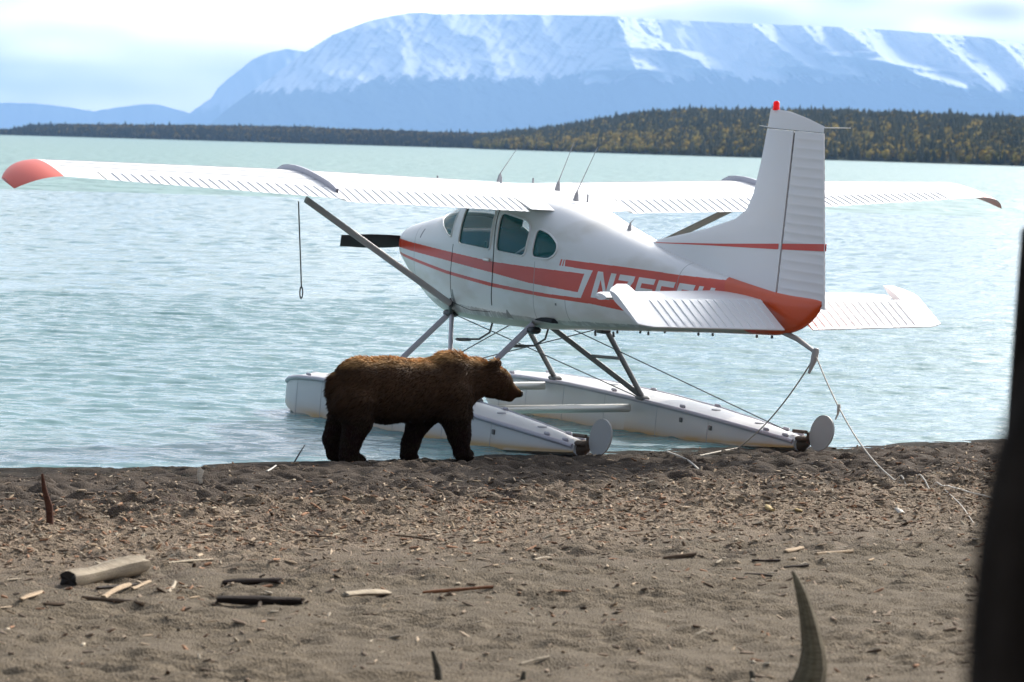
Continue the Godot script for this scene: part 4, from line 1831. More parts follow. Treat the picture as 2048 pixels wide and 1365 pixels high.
func make_floats() -> void:
	make_float(1.0)
	make_float(-1.0)
	for s in [1.0, -1.0]:
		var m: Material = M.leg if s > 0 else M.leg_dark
		var inner: float = (FLOAT_L - 0.27) * s
		leg(pp(1.64, -0.62, 0.42 * s), pp(1.50 if s < 0 else 1.25, -1.36, inner), 0.032, m)
		leg(pp(3.38, -0.57, 0.42 * s), pp(3.30 if s < 0 else 2.95, -1.35, inner), 0.032, m)
		if s > 0:
			leg(pp(1.64, -0.62, 0.41), pp(2.72, -1.36, inner), 0.042, m)
		else:
			leg(pp(2.35, -0.64, -0.30), pp(3.30, -1.35, inner), 0.03, m)
			leg(pp(2.80, -0.97, -0.64), pp(3.39, -0.93, -0.63), 0.018, m, "brace_tube")
		for x in [1.64, 3.38]:
			var fb := MB.new()
			fb.box(pp(x, -0.635, 0.42 * s), Vector3(0.12, 0.07, 0.17), 0.02)
			obj("strut_fitting", fb.mesh(0.5), M.black, plane)
		for x in [1.5, 3.3]:
			var fb := MB.new()
			fb.box(pp(x, -1.36, inner), Vector3(0.10, 0.05, 0.16), 0.015)
			obj("strut_foot", fb.mesh(0.5), M.leg_dark, plane)
	leg(pp(1.40, -1.455, -0.93), pp(1.40, -1.455, 0.93), 0.045, M.alu, "spreader_bar")
	leg(pp(3.17, -1.48, -0.93), pp(3.17, -1.48, 0.93), 0.045, M.alu, "spreader_bar")
	# bracing wires and steering cables
	for w in [[3.5, -0.62, -0.25, 1.45, -1.36, 0.9], [1.66, -0.64, 0.4, 3.2, -1.36, -1.0], [2.4, -0.67, 0.1, 1.8, -1.36, 1.0], [3.2, -0.62, -0.1, 5.7, -1.40, -1.2], [1.7, -0.66, 0.3, 2.75, -0.66, 0.1]]:
		var b := MB.new()
		b.tube(PackedVector3Array([pp(w[0], w[1], w[2]), pp(w[3], w[4], w[5])]), 0.006, 5)
		obj("brace_wire", b.mesh(), M.wire, plane)
	# boarding steps below the doors
	for q in [[2.25, 0.25, 1.0], [2.9, -0.05, -1.0]]:
		var b := MB.new()
		b.tube(PackedVector3Array([pp(q[0], -0.66, q[1]), pp(q[0] - 0.02, -0.78, q[1] + 0.02), pp(q[0] - 0.10, -0.86, q[1] + 0.1), pp(q[0] - 0.2, -0.87, q[1] + 0.18)]), 0.012, 6)
		b.box(pp(q[0] - 0.22, -0.875, q[1] + 0.22), Vector3(0.16, 0.03, 0.09), 0.01)
		obj("boarding_step", b.mesh(0.4), M.leg_dark, plane)


# ---------------------------------------------------------------- bear
var bear_at := Vector3.ZERO
const BEAR_TURN := 25.0


# bear axes: x forward, y up, z to its right (towards the lake shore viewer); the point seen at that pixel in the plane z
func bl(px: float, py: float, z: float) -> Vector3:
	var h := deg_to_rad(BEAR_TURN)
	var fx := Vector3(cos(h), 0, -sin(h))
	var fz := Vector3(sin(h), 0, cos(h))
	var d := ray(px, py)
	var o := EYE - bear_at
	var k := (z - o.dot(fz)) / d.dot(fz)
	var p := o + d * k
	return Vector3(p.dot(fx), p.y, z)


func field(bones: Array, lo: Vector3, hi: Vector3, cell: float, sharp: float) -> MB:
	var nx := int((hi.x - lo.x) / cell) + 1
	var ny := int((hi.y - lo.y) / cell) + 1
	var nzz := int((hi.z - lo.z) / cell) + 1
	var acc := PackedFloat32Array()
	acc.resize(nx * ny * nzz)
	var reach := 5.0 / sharp + 0.02
	for b in bones:
		var p: Vector3 = b[0]
		var q: Vector3 = b[2]
		var r0: float = b[1]
		var r1: float = b[3]
		var zs: float = b[4] if b.size() > 4 else 1.0
		var m := maxf(r0, r1) + reach
		var a := (Vector3(minf(p.x, q.x), minf(p.y, q.y), minf(p.z, q.z)) - Vector3(m, m, m) - lo) / cell
		var e := (Vector3(maxf(p.x, q.x), maxf(p.y, q.y), maxf(p.z, q.z)) + Vector3(m, m, m) - lo) / cell
		var d := q - p
		d.z *= zs
		var dd := maxf(d.dot(d), 1e-9)
		for i in range(maxi(0, int(a.x)), mini(nx - 1, int(e.x)) + 1):
			var x := lo.x + i * cell - p.x
			for j in range(maxi(0, int(a.y)), mini(ny - 1, int(e.y)) + 1):
				var y := lo.y + j * cell - p.y
				var at := (i * ny + j) * nzz
				for k in range(maxi(0, int(a.z)), mini(nzz - 1, int(e.z)) + 1):
					var w := Vector3(x, y, (lo.z + k * cell - p.z) * zs)
					var t := clampf(w.dot(d) / dd, 0.0, 1.0)
					var s := (w - d * t).length() - lerpf(r0, r1, t)
					if s < reach:
						acc[at + k] += exp(-sharp * s)
	# surface nets: inside where acc > 1
	var mb := MB.new()
	var id := PackedInt32Array()
	id.resize(acc.size())
	id.fill(-1)
	var off := []
	for c in 8:
		off.append(((c & 1) * ny + ((c >> 1) & 1)) * nzz + ((c >> 2) & 1))
	for i in nx - 1:
		for j in ny - 1:
			var at := (i * ny + j) * nzz
			for k in nzz - 1:
				var g := at + k
				var n_in := 0
				for c in 8:
					if acc[g + off[c]] > 1.0:
						n_in += 1
				if n_in == 0 or n_in == 8:
					continue
				var sum := Vector3.ZERO
				var cnt := 0
				for c in 8:
					for ax in 3:
						if c & (1 << ax):
							continue
						var c2: int = c | (1 << ax)
						var va := acc[g + off[c]]
						var vb := acc[g + off[c2]]
						if (va > 1.0) != (vb > 1.0):
							var fa := -log(maxf(va, 1e-4))
							var fb := -log(maxf(vb, 1e-4))
							var t := fa / (fa - fb)
							var o := Vector3(c & 1, (c >> 1) & 1, (c >> 2) & 1)
							o[ax] += t
							sum += o
							cnt += 1
				id[g] = mb.add(lo + (Vector3(i, j, k) + sum / cnt) * cell)
	var st := [ny * nzz, nzz, 1]
	for i in range(1, nx - 1):
		for j in range(1, ny - 1):
			for k in range(1, nzz - 1):
				var g := (i * ny + j) * nzz + k
				var ins := acc[g] > 1.0
				for ax in 3:
					if (acc[g + st[ax]] > 1.0) == ins:
						continue
					var s1: int = st[(ax + 1) % 3]
					var s2: int = st[(ax + 2) % 3]
					var q := [id[g], id[g - s1], id[g - s1 - s2], id[g - s2]]
					if q.min() < 0:
						continue
					mb.ix.append_array(PackedInt32Array([q[0], q[1], q[2], q[0], q[2], q[3]] if not ins else [q[0], q[2], q[1], q[0], q[3], q[2]]))
	mb.orient(0)
	return mb


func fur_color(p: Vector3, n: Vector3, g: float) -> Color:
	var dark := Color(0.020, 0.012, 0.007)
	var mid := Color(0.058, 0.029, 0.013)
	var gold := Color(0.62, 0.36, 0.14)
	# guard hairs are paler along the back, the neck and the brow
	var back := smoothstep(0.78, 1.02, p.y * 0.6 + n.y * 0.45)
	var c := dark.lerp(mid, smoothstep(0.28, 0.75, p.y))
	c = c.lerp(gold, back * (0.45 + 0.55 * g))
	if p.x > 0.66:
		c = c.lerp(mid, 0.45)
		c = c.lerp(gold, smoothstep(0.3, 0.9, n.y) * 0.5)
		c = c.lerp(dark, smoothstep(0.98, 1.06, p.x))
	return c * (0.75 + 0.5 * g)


func make_bear() -> void:
	bear_at = on_ground(835, 921)
	bear_at.y = base_ground(bear_at.x, bear_at.z) + 0.01
	var root := thing("brown_bear", "brown bear with sunlit fur walking along the water's edge past the floatplane", "bear", bear_at)
	root.rotation.y = deg_to_rad(BEAR_TURN)
	var N := 0.15
	var F := -0.15
	var T := 1.16
	var bones := [
		# trunk
		[bl(722, 777, 0), 0.275, bl(775, 781, 0), 0.288, T], [bl(775, 781, 0), 0.288, bl(840, 782, 0), 0.272, T], [bl(840, 782, 0), 0.272, bl(893, 775, 0), 0.262, T * 1.05],
		[bl(700, 800, 0), 0.19, bl(722, 776, 0), 0.25, 1.1],
		[bl(878, 752, 0), 0.155, bl(905, 748, 0), 0.17, 1.2], [bl(890, 731, 0), 0.112, bl(905, 732, 0), 0.108, 1.1], [bl(900, 800, 0), 0.20, bl(925, 775, 0), 0.17, 1.1],
		# neck and head
		[bl(910, 760, 0), 0.205, bl(952, 757, 0), 0.165, 1.12], [bl(952, 757, 0), 0.165, bl(980, 760, 0.02), 0.125, 1.1],
		[bl(982, 759, 0.02), 0.108, bl(999, 763, 0.03), 0.098, 1.0], [bl(1000, 768, 0.03), 0.088, bl(1017, 781, 0.04), 0.055, 1.05],
		[bl(1014, 778, 0.04), 0.050, bl(1038, 788, 0.05), 0.034, 1.0], [bl(990, 784, 0.03), 0.055, bl(1020, 799, 0.045), 0.024, 1.05],
		[bl(1003, 748, -0.02), 0.042, bl(1012, 756, -0.03), 0.036], [bl(1001, 750, 0.08), 0.036, bl(1011, 759, 0.07), 0.032],
		# ears
		[bl(987, 745, 0.11), 0.040, bl(990, 727, 0.13), 0.040, 1.7], [bl(990, 740, -0.08), 0.040, bl(996, 727, -0.10), 0.038, 1.7],
		# near hind leg
		[bl(708, 808, N * 0.8), 0.195, bl(714, 844, N), 0.128], [bl(714, 844, N), 0.128, bl(702, 884, N), 0.084], [bl(702, 884, N), 0.084, bl(694, 910, N), 0.066], [bl(693, 917, N), 0.050, bl(712, 921, N), 0.044], [bl(712, 921, N), 0.044, bl(724, 922, N + 0.01), 0.034],
		# far hind leg, pushing off
		[bl(700, 815, F), 0.17, bl(682, 850, F), 0.125], [bl(682, 850, F), 0.125, bl(664, 878, F), 0.078], [bl(664, 876, F), 0.070, bl(667, 906, F), 0.052], [bl(667, 906, F), 0.052, bl(680, 921, F), 0.042],
		# near fore leg
		[bl(903, 792, N * 0.7), 0.185, bl(911, 832, N), 0.130], [bl(911, 832, N), 0.130, bl(918, 868, N), 0.096], [bl(918, 868, N), 0.096, bl(923, 900, N), 0.072], [bl(922, 909, N), 0.052, bl(938, 913, N + 0.01), 0.042],
		# far fore leg
		[bl(875, 800, F * 0.8), 0.165, bl(838, 842, F), 0.108], [bl(838, 842, F), 0.108, bl(819, 888, F), 0.068], [bl(822, 888, F), 0.076, bl(815, 908, F), 0.062], [bl(815, 916, F), 0.046, bl(830, 919, F), 0.038],
		# short tail
		[bl(668, 762, 0.0), 0.06, bl(662, 780, 0.0), 0.045],
	]
	var lo := Vector3(-1.15, -0.06, -0.46)
	var hi := Vector3(1.25, 1.14, 0.46)
	var mb := field(bones, lo, hi, 0.0145, 40.0)
	mb.mesh()
	mb.has_c = true
	mb.has_n = true
	var f := FastNoiseLite.new()
	f.seed = 3
	f.frequency = 9.0
	for i in mb.v.size():
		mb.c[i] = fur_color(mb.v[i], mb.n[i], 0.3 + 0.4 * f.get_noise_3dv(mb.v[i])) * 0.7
	obj("body", mb.mesh(), M.bear_skin, root)
	# fur: tapering tufts laid along the coat
	var blade := MB.new()
	blade.has_c = true
	for q in [[-0.5, 0.0, 0.0], [0.5, 0.0, 0.0], [-0.38, 0.5, 0.06], [0.38, 0.5, 0.06], [0.0, 1.0, 0.22]]:
		var sh := 0.75 + 0.5 * float(q[1])
		blade.add(Vector3(q[0], q[1], q[2]), Vector2.ZERO, Color(sh, sh, sh))
	blade.ix = PackedInt32Array([0, 2, 1, 1, 2, 3, 2, 4, 3])
	var area := PackedFloat32Array()
	var total := 0.0
	for k in range(0, mb.ix.size(), 3):
		total += (mb.v[mb.ix[k + 1]] - mb.v[mb.ix[k]]).cross(mb.v[mb.ix[k + 2]] - mb.v[mb.ix[k]]).length()
		area.append(total)
	var count := 60000
	var mm := MultiMesh.new()
	mm.transform_format = MultiMesh.TRANSFORM_3D
	mm.use_colors = true
	mm.mesh = blade.mesh()
	mm.instance_count = count
	var g := RandomNumberGenerator.new()
	g.seed = 40
	for i in count:
		var t := area.bsearch(g.randf() * total) * 3
		t = mini(t, mb.ix.size() - 3)
		var u := g.randf()
		var w := g.randf()
		if u + w > 1.0:
			u = 1.0 - u
			w = 1.0 - w
		var p := mb.v[mb.ix[t]] * (1.0 - u - w) + mb.v[mb.ix[t + 1]] * u + mb.v[mb.ix[t + 2]] * w
		var n := (mb.n[mb.ix[t]] * (1.0 - u - w) + mb.n[mb.ix[t + 1]] * u + mb.n[mb.ix[t + 2]] * w).normalized()
		var face := p.x > 0.86 and p.y > 0.45
		var low := p.y < 0.42
		var flow := Vector3(-0.8, -0.55, 0.0) if not low else Vector3(-0.25, -1.0, 0.0)
		if p.x > 0.55 and p.y > 0.5:
			flow = Vector3(-1.0, -0.3, 0.0)
		flow += Vector3(g.randfn(), g.randfn(), g.randfn()) * 0.13
		var dir := (n * (0.34 if not face else 0.2) + (flow - n * flow.dot(n)) * 0.75).normalized()
		var ln := 0.050 if not low else 0.026
		if p.y > 0.8 and p.x > 0.05 and p.x < 0.7:
			ln = 0.066
		if face:
			ln = 0.014
		elif p.x > 0.74 and p.y > 0.5:
			ln = 0.028
		ln *= 0.6 + g.randf() * 0.7
		var wd := 0.0055 + g.randf() * 0.004
		var side := dir.cross(n + Vector3(g.randfn(), g.randfn(), g.randfn()) * 0.5).normalized()
		var o := side.cross(dir)
		mm.set_instance_transform(i, Transform3D(Basis(side * wd, dir * ln, -o * ln), p - n * 0.004))
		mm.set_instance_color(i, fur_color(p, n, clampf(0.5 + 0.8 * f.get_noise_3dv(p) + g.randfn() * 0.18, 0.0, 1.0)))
	var fur := MultiMeshInstance3D.new()
	fur.name = "fur"
	fur.multimesh = mm
	fur.material_override = M.fur
	kind(fur, "stuff")
	root.add_child(fur)
	# nose, eyes, claws
	var nb := MB.new()
	nb.lathe(bl(1038, 787, 0.05), Vector3(0.85, -0.35, 0.05), [[0.0, 0.030], [0.02, 0.034], [0.034, 0.026], [0.042, 0.010]], 12)
	obj("nose", nb.mesh(0.3), M.nose, root)
	for e in [bl(1013, 764, 0.125), bl(1016, 762, -0.045)]:
		var eb := MB.new()
		eb.lathe(e - Vector3(0, 0, 0.012), Vector3(0.2, 0, 1), [[0.0, 0.004], [0.006, 0.010], [0.014, 0.010], [0.02, 0.004]], 10)
		obj("eye", eb.mesh(0.3), M.nose, root)
	for q in [[938, 914, N + 0.01], [831, 920, F], [725, 924, N + 0.01], [682, 923, F]]:
		for k in 5:
			var c := bl(q[0], q[1], q[2]) + Vector3(0.0, 0.0, (k - 2) * 0.018)
			var cb := MB.new()
			cb.tube(PackedVector3Array([c, c + Vector3(0.03, 0.004, 0), c + Vector3(0.055, -0.018, 0)]), [0.009, 0.007, 0.002], 6)
			obj("claw", cb.mesh(), M.nose, root)


# ---------------------------------------------------------------- ropes
func lay_rope(path: PackedVector3Array, r: float, called: String, label: String, m: Material, category := "rope") -> Node3D:
	var fine := PackedVector3Array()
	for i in path.size() - 1:
		var a := path[maxi(i - 1, 0)]
		var d := path[mini(i + 2, path.size() - 1)]
		for k in 10:
			fine.append(path[i].cubic_interpolate(path[i + 1], a, d, k / 10.0))
	fine.append(path[-1])
	var b := MB.new()
	b.tube(fine, r, 7)
	var o := obj(called, b.mesh(), m)
	return tag(o, label, category)


func at_dist(px: float, py: float, d: float) -> Vector3:
	return EYE + ray(px, py) * d


func hang(a: Vector3, b: Vector3, sag: float, n := 8) -> PackedVector3Array:
	var out := PackedVector3Array()
	for k in n + 1:
		var f := k / float(n)
		out.append(a.lerp(b, f) - Vector3(0, sag * 4.0 * f * (1.0 - f), 0))
	return out


func make_ropes() -> void:
	var ring := plane.transform * pp(7.80, -0.405, 0.0)
	# left line: from the tail down to the sand by the far float
	var g1 := on_ground(1475, 897)
	var p1 := hang(ring, g1, 0.10)
	p1.append(on_ground(1440, 906) + Vector3(0, 0.01, 0))
	p1.append(on_ground(1400, 912) + Vector3(0, 0.0, 0))
	lay_rope(p1, 0.007, "mooring_rope", "mooring rope running from the tail down to the sand beside the far float", M.rope)
	# right line: sags to the sand and runs on behind the dark post
	var g2 := on_ground(1885, 985)
	var p2 := hang(ring, g2, 0.36, 24)
	for k in p2.size():
		p2[k].y = maxf(p2[k].y, ground(p2[k].x, p2[k].z) + 0.05)
	for k in 14:
		var q := on_ground(1895 + k * 14.0, 988 + k * 3.6)
		p2.append(q + Vector3(0, 0.055, 0))
	lay_rope(p2, 0.007, "mooring_rope", "pale mooring rope sagging from the tail to the sand near the dark post", M.rope)
	# knots
	var kb := MB.new()
	kb.tube(PackedVector3Array([ring + Vector3(0, 0.05, 0), ring + Vector3(-0.01, -0.03, 0), ring + Vector3(-0.03, -0.09, 0.01), ring + Vector3(-0.06, -0.17, 0.02)]), [0.03, 0.034, 0.022, 0.012], 8)
	tag(obj("rope_knot", kb.mesh(), M.strut_grey), "dark knot and shackle at the tail post where both mooring ropes meet", "knot")
	var k2 := p2[5]
	var tb := MB.new()
	tb.tube(PackedVector3Array([k2 + Vector3(0.0, 0.03, 0), k2, k2 + Vector3(-0.01, -0.06, 0.01), k2 + Vector3(-0.03, -0.11, 0.01)]), [0.012, 0.018, 0.010, 0.006], 7)
	tag(obj("rope_tail", tb.mesh(), M.rope), "loose rope end knotted on the right mooring rope", "rope")
	# tie-down ropes under the wings
	for s in [1.0, -1.0]:
		var a := plane.transform * pp(2.46, 0.58, 2.70 * s)
		var path := PackedVector3Array([a, a + Vector3(0.01, -0.18, 0), a + Vector3(0.035, -0.6, 0), a + Vector3(0.05, -0.86, 0)])
		# loop spliced in the lower end
		var c := a + Vector3(0.05, -0.92, 0)
		for k in 9:
			var an := PI / 2.0 + TAU * k / 8.0
			path.append(c + Vector3(cos(an) * 0.014, sin(an) * 0.06, 0))
		lay_rope(path, 0.007, "tie_down_rope", "looped tie-down rope hanging from the near left wing above the strut" if s > 0 else "tie-down rope hanging under the far right wing beside its strut", M.rope_dark)
	lay_rope(PackedVector3Array([on_ground(1335, 908) + Vector3(0, 0.01, 0), on_ground(1355, 916) + Vector3(0, 0.02, 0), on_ground(1378, 928) + Vector3(0, 0.02, 0), on_ground(1398, 940)]), 0.009, "rope_end", "short rope end half buried in dark sand behind the near float's rudder", M.rope)
	lay_rope(PackedVector3Array([on_ground(1890, 985) + Vector3(0, 0.012, 0), on_ground(1905, 1000) + Vector3(0, 0.02, 0), on_ground(1925, 1020) + Vector3(0, 0.02, 0), on_ground(1950, 1052)]), 0.004, "rope_end", "thin loose cord curving down the sand from the right mooring rope", M.rope)


# ---------------------------------------------------------------- driftwood and litter
# an irregular piece of wood lying on the sand between two seen points
func piece(called: String, label: String, category: String, x0: float, y0: float, x1: float, y1: float, r: float, flat: float, col: Color, seed_: int, end_col := Color(0, 0, 0, 0), lift := 0.6) -> MeshInstance3D:
	var a := on_ground(x0, y0)
	var b := on_ground(x1, y1)
	var g := RandomNumberGenerator.new()
	g.seed = seed_
	var n := 9
	var rows := []
	var cols := []
	var d := (b - a).normalized()
	var side := d.cross(Vector3.UP).normalized()
	var up := side.cross(d)
	var ph := g.randf() * TAU
	var shape := []
	var tone := []
	for k in 12:
		shape.append(0.82 + g.randf() * 0.36)
		tone.append(0.6 + g.randf() * 0.55)
	for i in n + 1:
		var f := i / float(n)
		var c := a.lerp(b, f) + Vector3(0, r * flat * lift, 0) + side * sin(f * 4.0 + ph) * r * 0.35 + up * sin(f * 3.0 + ph * 2.0) * r * 0.2 * flat
		var rr := r * (0.95 + 0.13 * sin(f * 7.0 + ph)) * (0.85 if i == 0 or i == n else 1.0)
		var row := PackedVector3Array()
		var cc := PackedColorArray()
		for k in 12:
			var an := TAU * k / 12
			var q: float = shape[k] * (0.95 + g.randf() * 0.1)
			row.append(c + (side * cos(an) + up * sin(an) * flat) * rr * q + d * (g.randf() - 0.5) * r * (0.7 if i == 0 or i == n else 0.0))
			cc.append(col * (0.92 + g.randf() * 0.16) * tone[k])
		rows.append(row)
		cols.append(cc)
	var mb := MB.new()
	mb.has_c = true
	mb.grid(rows, true, true, Vector3.ZERO, cols)
	if end_col.a > 0.0:
		for k in range((n + 1) * 12, mb.c.size()):
			mb.c[k] = end_col
	return tag(obj(called, mb.mesh(0.5), M.drift), label, category)


func make_debris() -> void:
	var pale := Color(0.36, 0.30, 0.22)
	var tan_ := Color(0.34, 0.25, 0.16)
	var brown := Color(0.10, 0.065, 0.04)
	var dark := Color(0.035, 0.024, 0.018)
	piece("driftwood_log", "pale weathered driftwood log with a dark hollow end, largest piece on the sand", "log", 132, 1172, 288, 1146, 0.068, 0.8, pale * 0.9, 1, Color(0.03, 0.025, 0.02), 0.75)
	piece("dark_board", "dark wet board lying flat on the sand right of the pale log", "board", 432, 1210, 604, 1208, 0.036, 0.75, dark, 2, Color(0.05, 0.035, 0.025))
	piece("bleached_wood", "bleached flat piece of wood right of the dark board", "driftwood", 690, 1194, 774, 1190, 0.034, 0.5, pale, 3)
	piece("reddish_stick", "long thin reddish brown stick lying right of the bleached wood", "stick", 846, 1188, 986, 1177, 0.012, 0.8, Color(0.2, 0.085, 0.04), 4)
	piece("pale_stick", "long straight pale stick behind the right end of the big log", "stick", 336, 1130, 424, 1122, 0.010, 0.8, pale, 5)
	piece("bark_slab", "ragged dark slab of bark just behind the dark board", "bark", 448, 1172, 560, 1170, 0.028, 0.7, dark, 6)
	piece("brown_branch", "brown branch lying in front of the pale driftwood log", "branch", 168, 1200, 286, 1216, 0.017, 0.8, brown, 7)
	piece("split_plank", "short pale split plank lying in front of the driftwood log", "plank", 204, 1198, 256, 1176, 0.026, 0.5, tan_, 8)
	piece("wood_stub", "small pale upright stub of wood right of the driftwood log", "stub", 338, 1188, 350, 1168, 0.014, 0.8, pale, 9)
	piece("pale_splinter", "pale splinter on the sand left of the driftwood log", "splinter", 42, 1206, 80, 1186, 0.018, 0.6, tan_, 10)
	piece("brown_root", "crooked brown root alone in the middle distance right of the wood chips", "root", 1330, 1119, 1392, 1114, 0.020, 0.7, brown, 11)
	piece("dark_stick", "dark stick lying just behind the tip of the horn-shaped driftwood", "stick", 1570, 1137, 1618, 1134, 0.012, 0.7, dark, 12)
	piece("tan_branch", "tan branch lying beyond and right of the horn-shaped driftwood", "branch", 1632, 1111, 1706, 1105, 0.014, 0.7, tan_, 13)
	piece("tan_chunk", "tan chunk of wood left of the tan branch", "driftwood", 1572, 1107, 1606, 1099, 0.020, 0.6, tan_, 14)
	piece("straw_stick", "pale straw-coloured stick low in the middle of the beach foreground", "stick", 1040, 1331, 1098, 1317, 0.010, 0.7, pale, 15)
	piece("pale_chip", "pale flat chip on the sand below the bear's head", "wood chip", 1068, 1122, 1098, 1117, 0.016, 0.5, pale, 16)
	piece("black_stick", "blackened stick left of the dark stick on the right-hand sand", "stick", 1506, 1123, 1560, 1124, 0.012, 0.7, dark, 17)
	piece("white_scrap", "bone white scrap lying near the pale mooring rope", "scrap", 1792, 1022, 1808, 1030, 0.022, 0.6, Color(0.6, 0.56, 0.5), 18)
	piece("white_peeling", "narrow white peeling on the sand near the water left of the bear", "scrap", 534, 944, 552, 935, 0.012, 0.5, Color(0.6, 0.58, 0.54), 19)
	piece("yellow_chip", "yellowish chip on the sand below the far float's stern", "wood chip", 1532, 1018, 1546, 1024, 0.022, 0.6, Color(0.4, 0.3, 0.14), 20)
	piece("yellow_chip", "yellowish chip right of the other one below the far float", "wood chip", 1590, 1022, 1604, 1027, 0.018, 0.6, Color(0.4, 0.3, 0.14), 21)
	piece("thin_twig", "thin dark twig lying on rough sand below the bear's front paw", "twig", 610, 1072, 660, 1080, 0.010, 0.7, brown, 22)
	piece("pale_branch", "pale short branch lying on the sand right of the split plank", "branch", 262, 1184, 300, 1166, 0.013, 0.7, tan_, 31)
	piece("bark_strip", "dark strip of bark under the near side of the driftwood log", "bark", 196, 1182, 272, 1172, 0.020, 0.5, dark, 32)
	piece("brown_chunk", "brown chunk of wood at the left end of the pale branch group", "driftwood", 88, 1212, 128, 1214, 0.018, 0.6, brown, 33)
	piece("dark_twig", "dark twig across the drift line below the bear's belly", "twig", 788, 1073, 868, 1082, 0.010, 0.7, brown, 34)
	piece("dark_root", "dark root half sunk in the sand just left of the horn-shaped driftwood, further away", "root", 1490, 1150, 1545, 1154, 0.012, 0.6, dark, 35)
	# upright pieces
	var st := MB.new()
	var b := on_ground(100, 1050)
	st.has_c = true
	st.tube(PackedVector3Array([b - Vector3(0, 0.05, 0), b + Vector3(-0.01, 0.12, 0), b + Vector3(-0.045, 0.24, 0.01), b + Vector3(-0.06, 0.35, 0.02)]), [0.026, 0.026, 0.018, 0.008], 8, true, 0.8, Vector3.UP, Color(0.075, 0.034, 0.02))
	tag(obj("rusty_stake", st.mesh(0.5), M.drift), "reddish brown stake standing upright in the sand at far left", "stake")
	var tw := MB.new()
	var c := on_ground(588, 926)
	tw.tube(PackedVector3Array([c, c + Vector3(0.05, 0.09, 0), c + Vector3(0.095, 0.165, 0)]), [0.008, 0.007, 0.004], 6)
	tag(obj("leaning_twig", tw.mesh(), M.rope_dark), "thin twig leaning out of the sand at the waterline left of the bear", "twig")
	var fe := MB.new()
	var fb := on_ground(402, 968)
	fe.has_c = true
	fe.tube(PackedVector3Array([fb, fb + Vector3(-0.015, 0.05, 0), fb + Vector3(-0.005, 0.10, 0), fb + Vector3(-0.02, 0.135, 0)]), [0.012, 0.022, 0.028, 0.006], 7, true, 0.5, Vector3.UP, Color(0.6, 0.53, 0.43))
	tag(obj("pale_root_stump", fe.mesh(0.6), M.drift), "small pale root stump standing on the dark sand near the water", "root")
	# chips of wood in the drift line, one by one
	var g := RandomNumberGenerator.new()
	g.seed = 91
	var kinds := []
	for k in 4:
		var mb := MB.new()
		mb.has_c = true
		var pts := PackedVector3Array()
		var rr := []
		for i in 4:
			pts.append(Vector3((i - 1.5) / 3.0, g.randf() * 0.06, g.randf() * 0.12))
			rr.append((0.16 if i in [1, 2] else 0.09) * (0.7 + g.randf() * 0.6))
		mb.tube(pts, rr, 6, true, 1.0, Vector3.UP, Color.WHITE)
		kinds.append(mb.mesh(0.6))
	var shades := [pale, tan_, Color(0.30, 0.16, 0.09), brown, Color(0.42, 0.32, 0.22)]
	var mats := []
	for s in shades:
		mats.append(mat(lin(s.r, s.g, s.b), 0.9, 0.0, 0.3))
	var words := ["small bleached wood chip in the drift line across the beach", "small tan wood chip in the drift line across the beach", "small reddish wood chip in the drift line across the beach", "small dark wood chip in the drift line across the beach", "small buff wood chip in the drift line across the beach"]
	var cats := ["bleached chips in the drift line", "tan chips in the drift line", "reddish chips in the drift line", "dark chips in the drift line", "buff chips in the drift line"]
	for i in 260:
		var px := g.randf_range(-10.0, 1960.0)
		var py := 1080.0 + g.randfn() * 45.0 + 30.0 * sin(px * 0.003)
		if i > 205:
			py = g.randf_range(960.0, 1340.0)
		var p := on_ground(px, clampf(py, 945.0, 1345.0))
		var k := g.randi() % 5
		var o := obj("wood_chip", kinds[g.randi() % 4], mats[k])
		tag(o, words[k], "wood chip", cats[k])
		var ln := 0.04 + g.randf() * g.randf() * 0.10
		var th := 0.018 + g.randf() * 0.022
		o.transform = Transform3D(Basis(Vector3.UP, g.randf() * TAU) * Basis(Vector3.FORWARD, g.randfn() * 0.15) * Basis.from_scale(Vector3(ln, th, th * 1.6)), p + Vector3(0, th * 0.12, 0))
	# the finest litter, beyond counting
	var cm := MB.new()
	cm.has_c = true
	cm.box(Vector3.ZERO, Vector3(1.0, 0.35, 0.55), 0.12)
	var mm := MultiMesh.new()
	mm.transform_format = MultiMesh.TRANSFORM_3D
	mm.use_colors = true
	mm.mesh = cm.mesh()
	var n := 90000
	mm.instance_count = n
	for i in n:
		var x := g.randf_range(-6.0, 7.0)
		var s := 6.2 + g.randfn() * 1.5
		if i % 5 == 0:
			s = g.randf_range(0.6, 17.0)
		var z := s / 0.84 - 32.8 - 0.646 * x
		var p := Vector3(x, ground(x, z), z)
		var sz := 0.006 + 0.034 * pow(g.randf(), 3.5)
		mm.set_instance_transform(i, Transform3D(Basis.from_euler(Vector3(g.randfn() * 0.3, g.randf() * TAU, g.randfn() * 0.3)) * Basis.from_scale(Vector3(sz * (1.0 + g.randf() * 1.5), sz, sz)), p + Vector3(0, sz * 0.1, 0)))
		var col: Color = shades[g.randi() % 5]
		if g.randf() < 0.5:
			col = Color(0.27, 0.20, 0.14)
		mm.set_instance_color(i, col * (0.5 + g.randf() * 0.6))
	var o := MultiMeshInstance3D.new()
	o.name = "beach_litter"
	o.multimesh = mm
	o.material_override = M.chip
	kind(o, "stuff")
	o.set_meta("label", "fine bark and wood crumbs strewn along the drift line")
	o.set_meta("category", "litter")
	add_child(o)


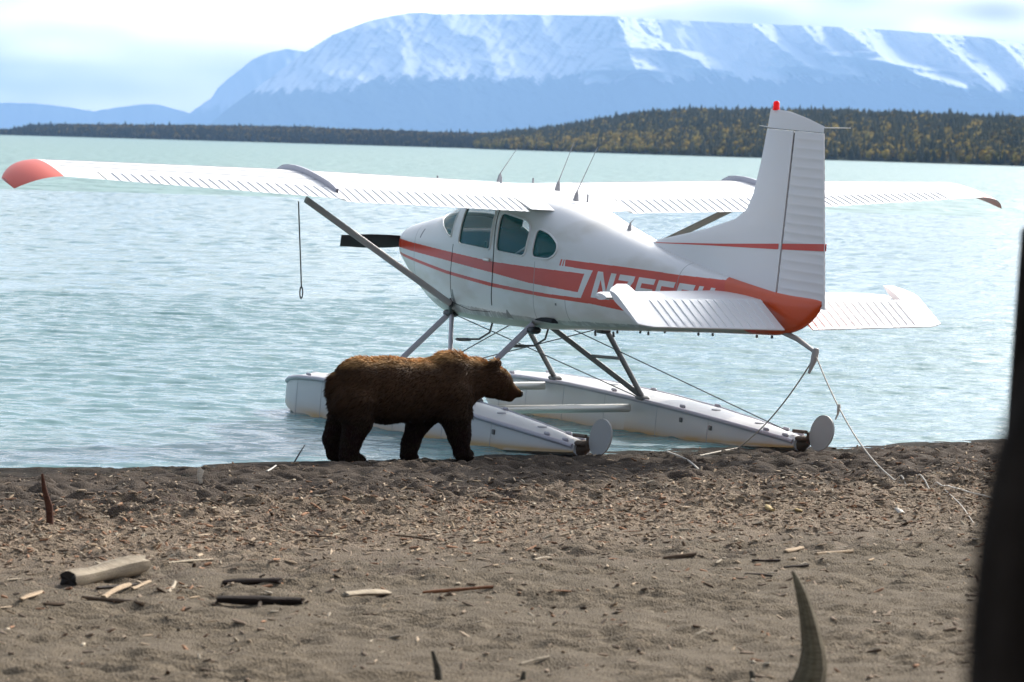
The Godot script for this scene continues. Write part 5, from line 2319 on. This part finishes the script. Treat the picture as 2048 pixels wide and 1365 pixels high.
# ---------------------------------------------------------------- close to the camera
func make_foreground() -> void:
	# horn-shaped driftwood standing out of the sand
	var gb := on_ground(1622, 1362)
	var d := (gb - EYE).z / ray(1622, 1362).z
	var spine := [[1586, 1143, 3], [1594, 1160, 7], [1604, 1188, 11], [1614, 1225, 15], [1622, 1262, 18], [1628, 1300, 22], [1627, 1335, 27], [1617, 1370, 32], [1600, 1420, 38], [1585, 1460, 42]]
	var rows := []
	var cols := []
	var g := RandomNumberGenerator.new()
	g.seed = 3
	for i in spine.size():
		var c := at_dist(spine[i][0], spine[i][1], d - i * 0.02)
		var r: float = spine[i][2] / FPX * d
		var row := PackedVector3Array()
		var cc := PackedColorArray()
		for k in 20:
			var an := TAU * k / 20
			# deep grooves along the grain
			var q := 1.0 + 0.10 * sin(k * 2.6) + 0.05 * g.randf()
			row.append(c + Vector3(cos(an) * r * q, 0, sin(an) * r * q * 0.9))
			cc.append(Color(0.105, 0.088, 0.056) * (0.8 + 0.5 * absf(sin(k * 1.3))))
		rows.append(row)
		cols.append(cc)
	var mb := MB.new()
	mb.has_c = true
	mb.grid(rows, true, true, Vector3.ZERO, cols)
	tag(obj("horn_driftwood", mb.mesh(0.5), M.drift), "curved horn-shaped driftwood standing up from the sand at the bottom right", "driftwood")
	# two dark sticks at the lower edge
	for q in [[865, 1303, 884, 1372, 1366, "dark slanting stick rising from the sand at the bottom edge below the bear"], [1048, 1344, 1043, 1380, 1366, "short dark stick tip at the bottom edge right of the slanting one"], [1502, 1342, 1512, 1380, 1366, "dark stick tip at the bottom edge beside the horn-shaped driftwood"]]:
		var sg := on_ground(q[2], 1362)
		var sd := (sg - EYE).z / ray(q[2], 1362).z
		var sb := MB.new()
		sb.has_c = true
		sb.tube(PackedVector3Array([at_dist(q[0], q[1], sd), at_dist((q[0] + q[2]) / 2.0, (q[1] + q[3]) / 2.0, sd), at_dist(q[2], q[3], sd) - Vector3(0, 0.1, 0)]), [0.008, 0.016, 0.026], 8, true, 1.0, Vector3.UP, Color(0.07, 0.06, 0.045))
		tag(obj("upright_stick", sb.mesh(0.5), M.drift), q[5], "stick")
	# dark post behind, darker leaning trunk in front
	var pa := at_dist(2085, 462, 8.5)
	var pm := at_dist(2075, 640, 8.45)
	var pz := at_dist(2062, 870, 8.4)
	var foot := Vector3(pz.x - 0.06, base_ground(pz.x, pz.z) - 0.2, pz.z + 0.1)
	var pb := MB.new()
	pb.tube(PackedVector3Array([pa, pm, pz, foot]), [0.052, 0.056, 0.060, 0.075], 14)
	tag(obj("weathered_post", pb.mesh(0.5), M.bark), "dark post at the right edge with its flat top against the lake", "post")
	var ta := []
	for q in [[2330, 640, 0.11], [2262, 800, 0.112], [2208, 960, 0.115], [2184, 1100, 0.118], [2172, 1250, 0.122], [2168, 1400, 0.125]]:
		ta.append(at_dist(q[0], q[1], 3.3))
	var tp := PackedVector3Array(ta)
	tp.append(Vector3(tp[-1].x + 0.02, base_ground(tp[-1].x, tp[-1].z) - 0.2, tp[-1].z + 0.05))
	var tr := MB.new()
	tr.tube(tp, [0.10, 0.105, 0.11, 0.112, 0.114, 0.116, 0.16], 18)
	tag(obj("leaning_dead_tree", tr.mesh(0.5), M.bark), "blurred dark leaning tree trunk close up at the bottom right corner", "tree trunk")
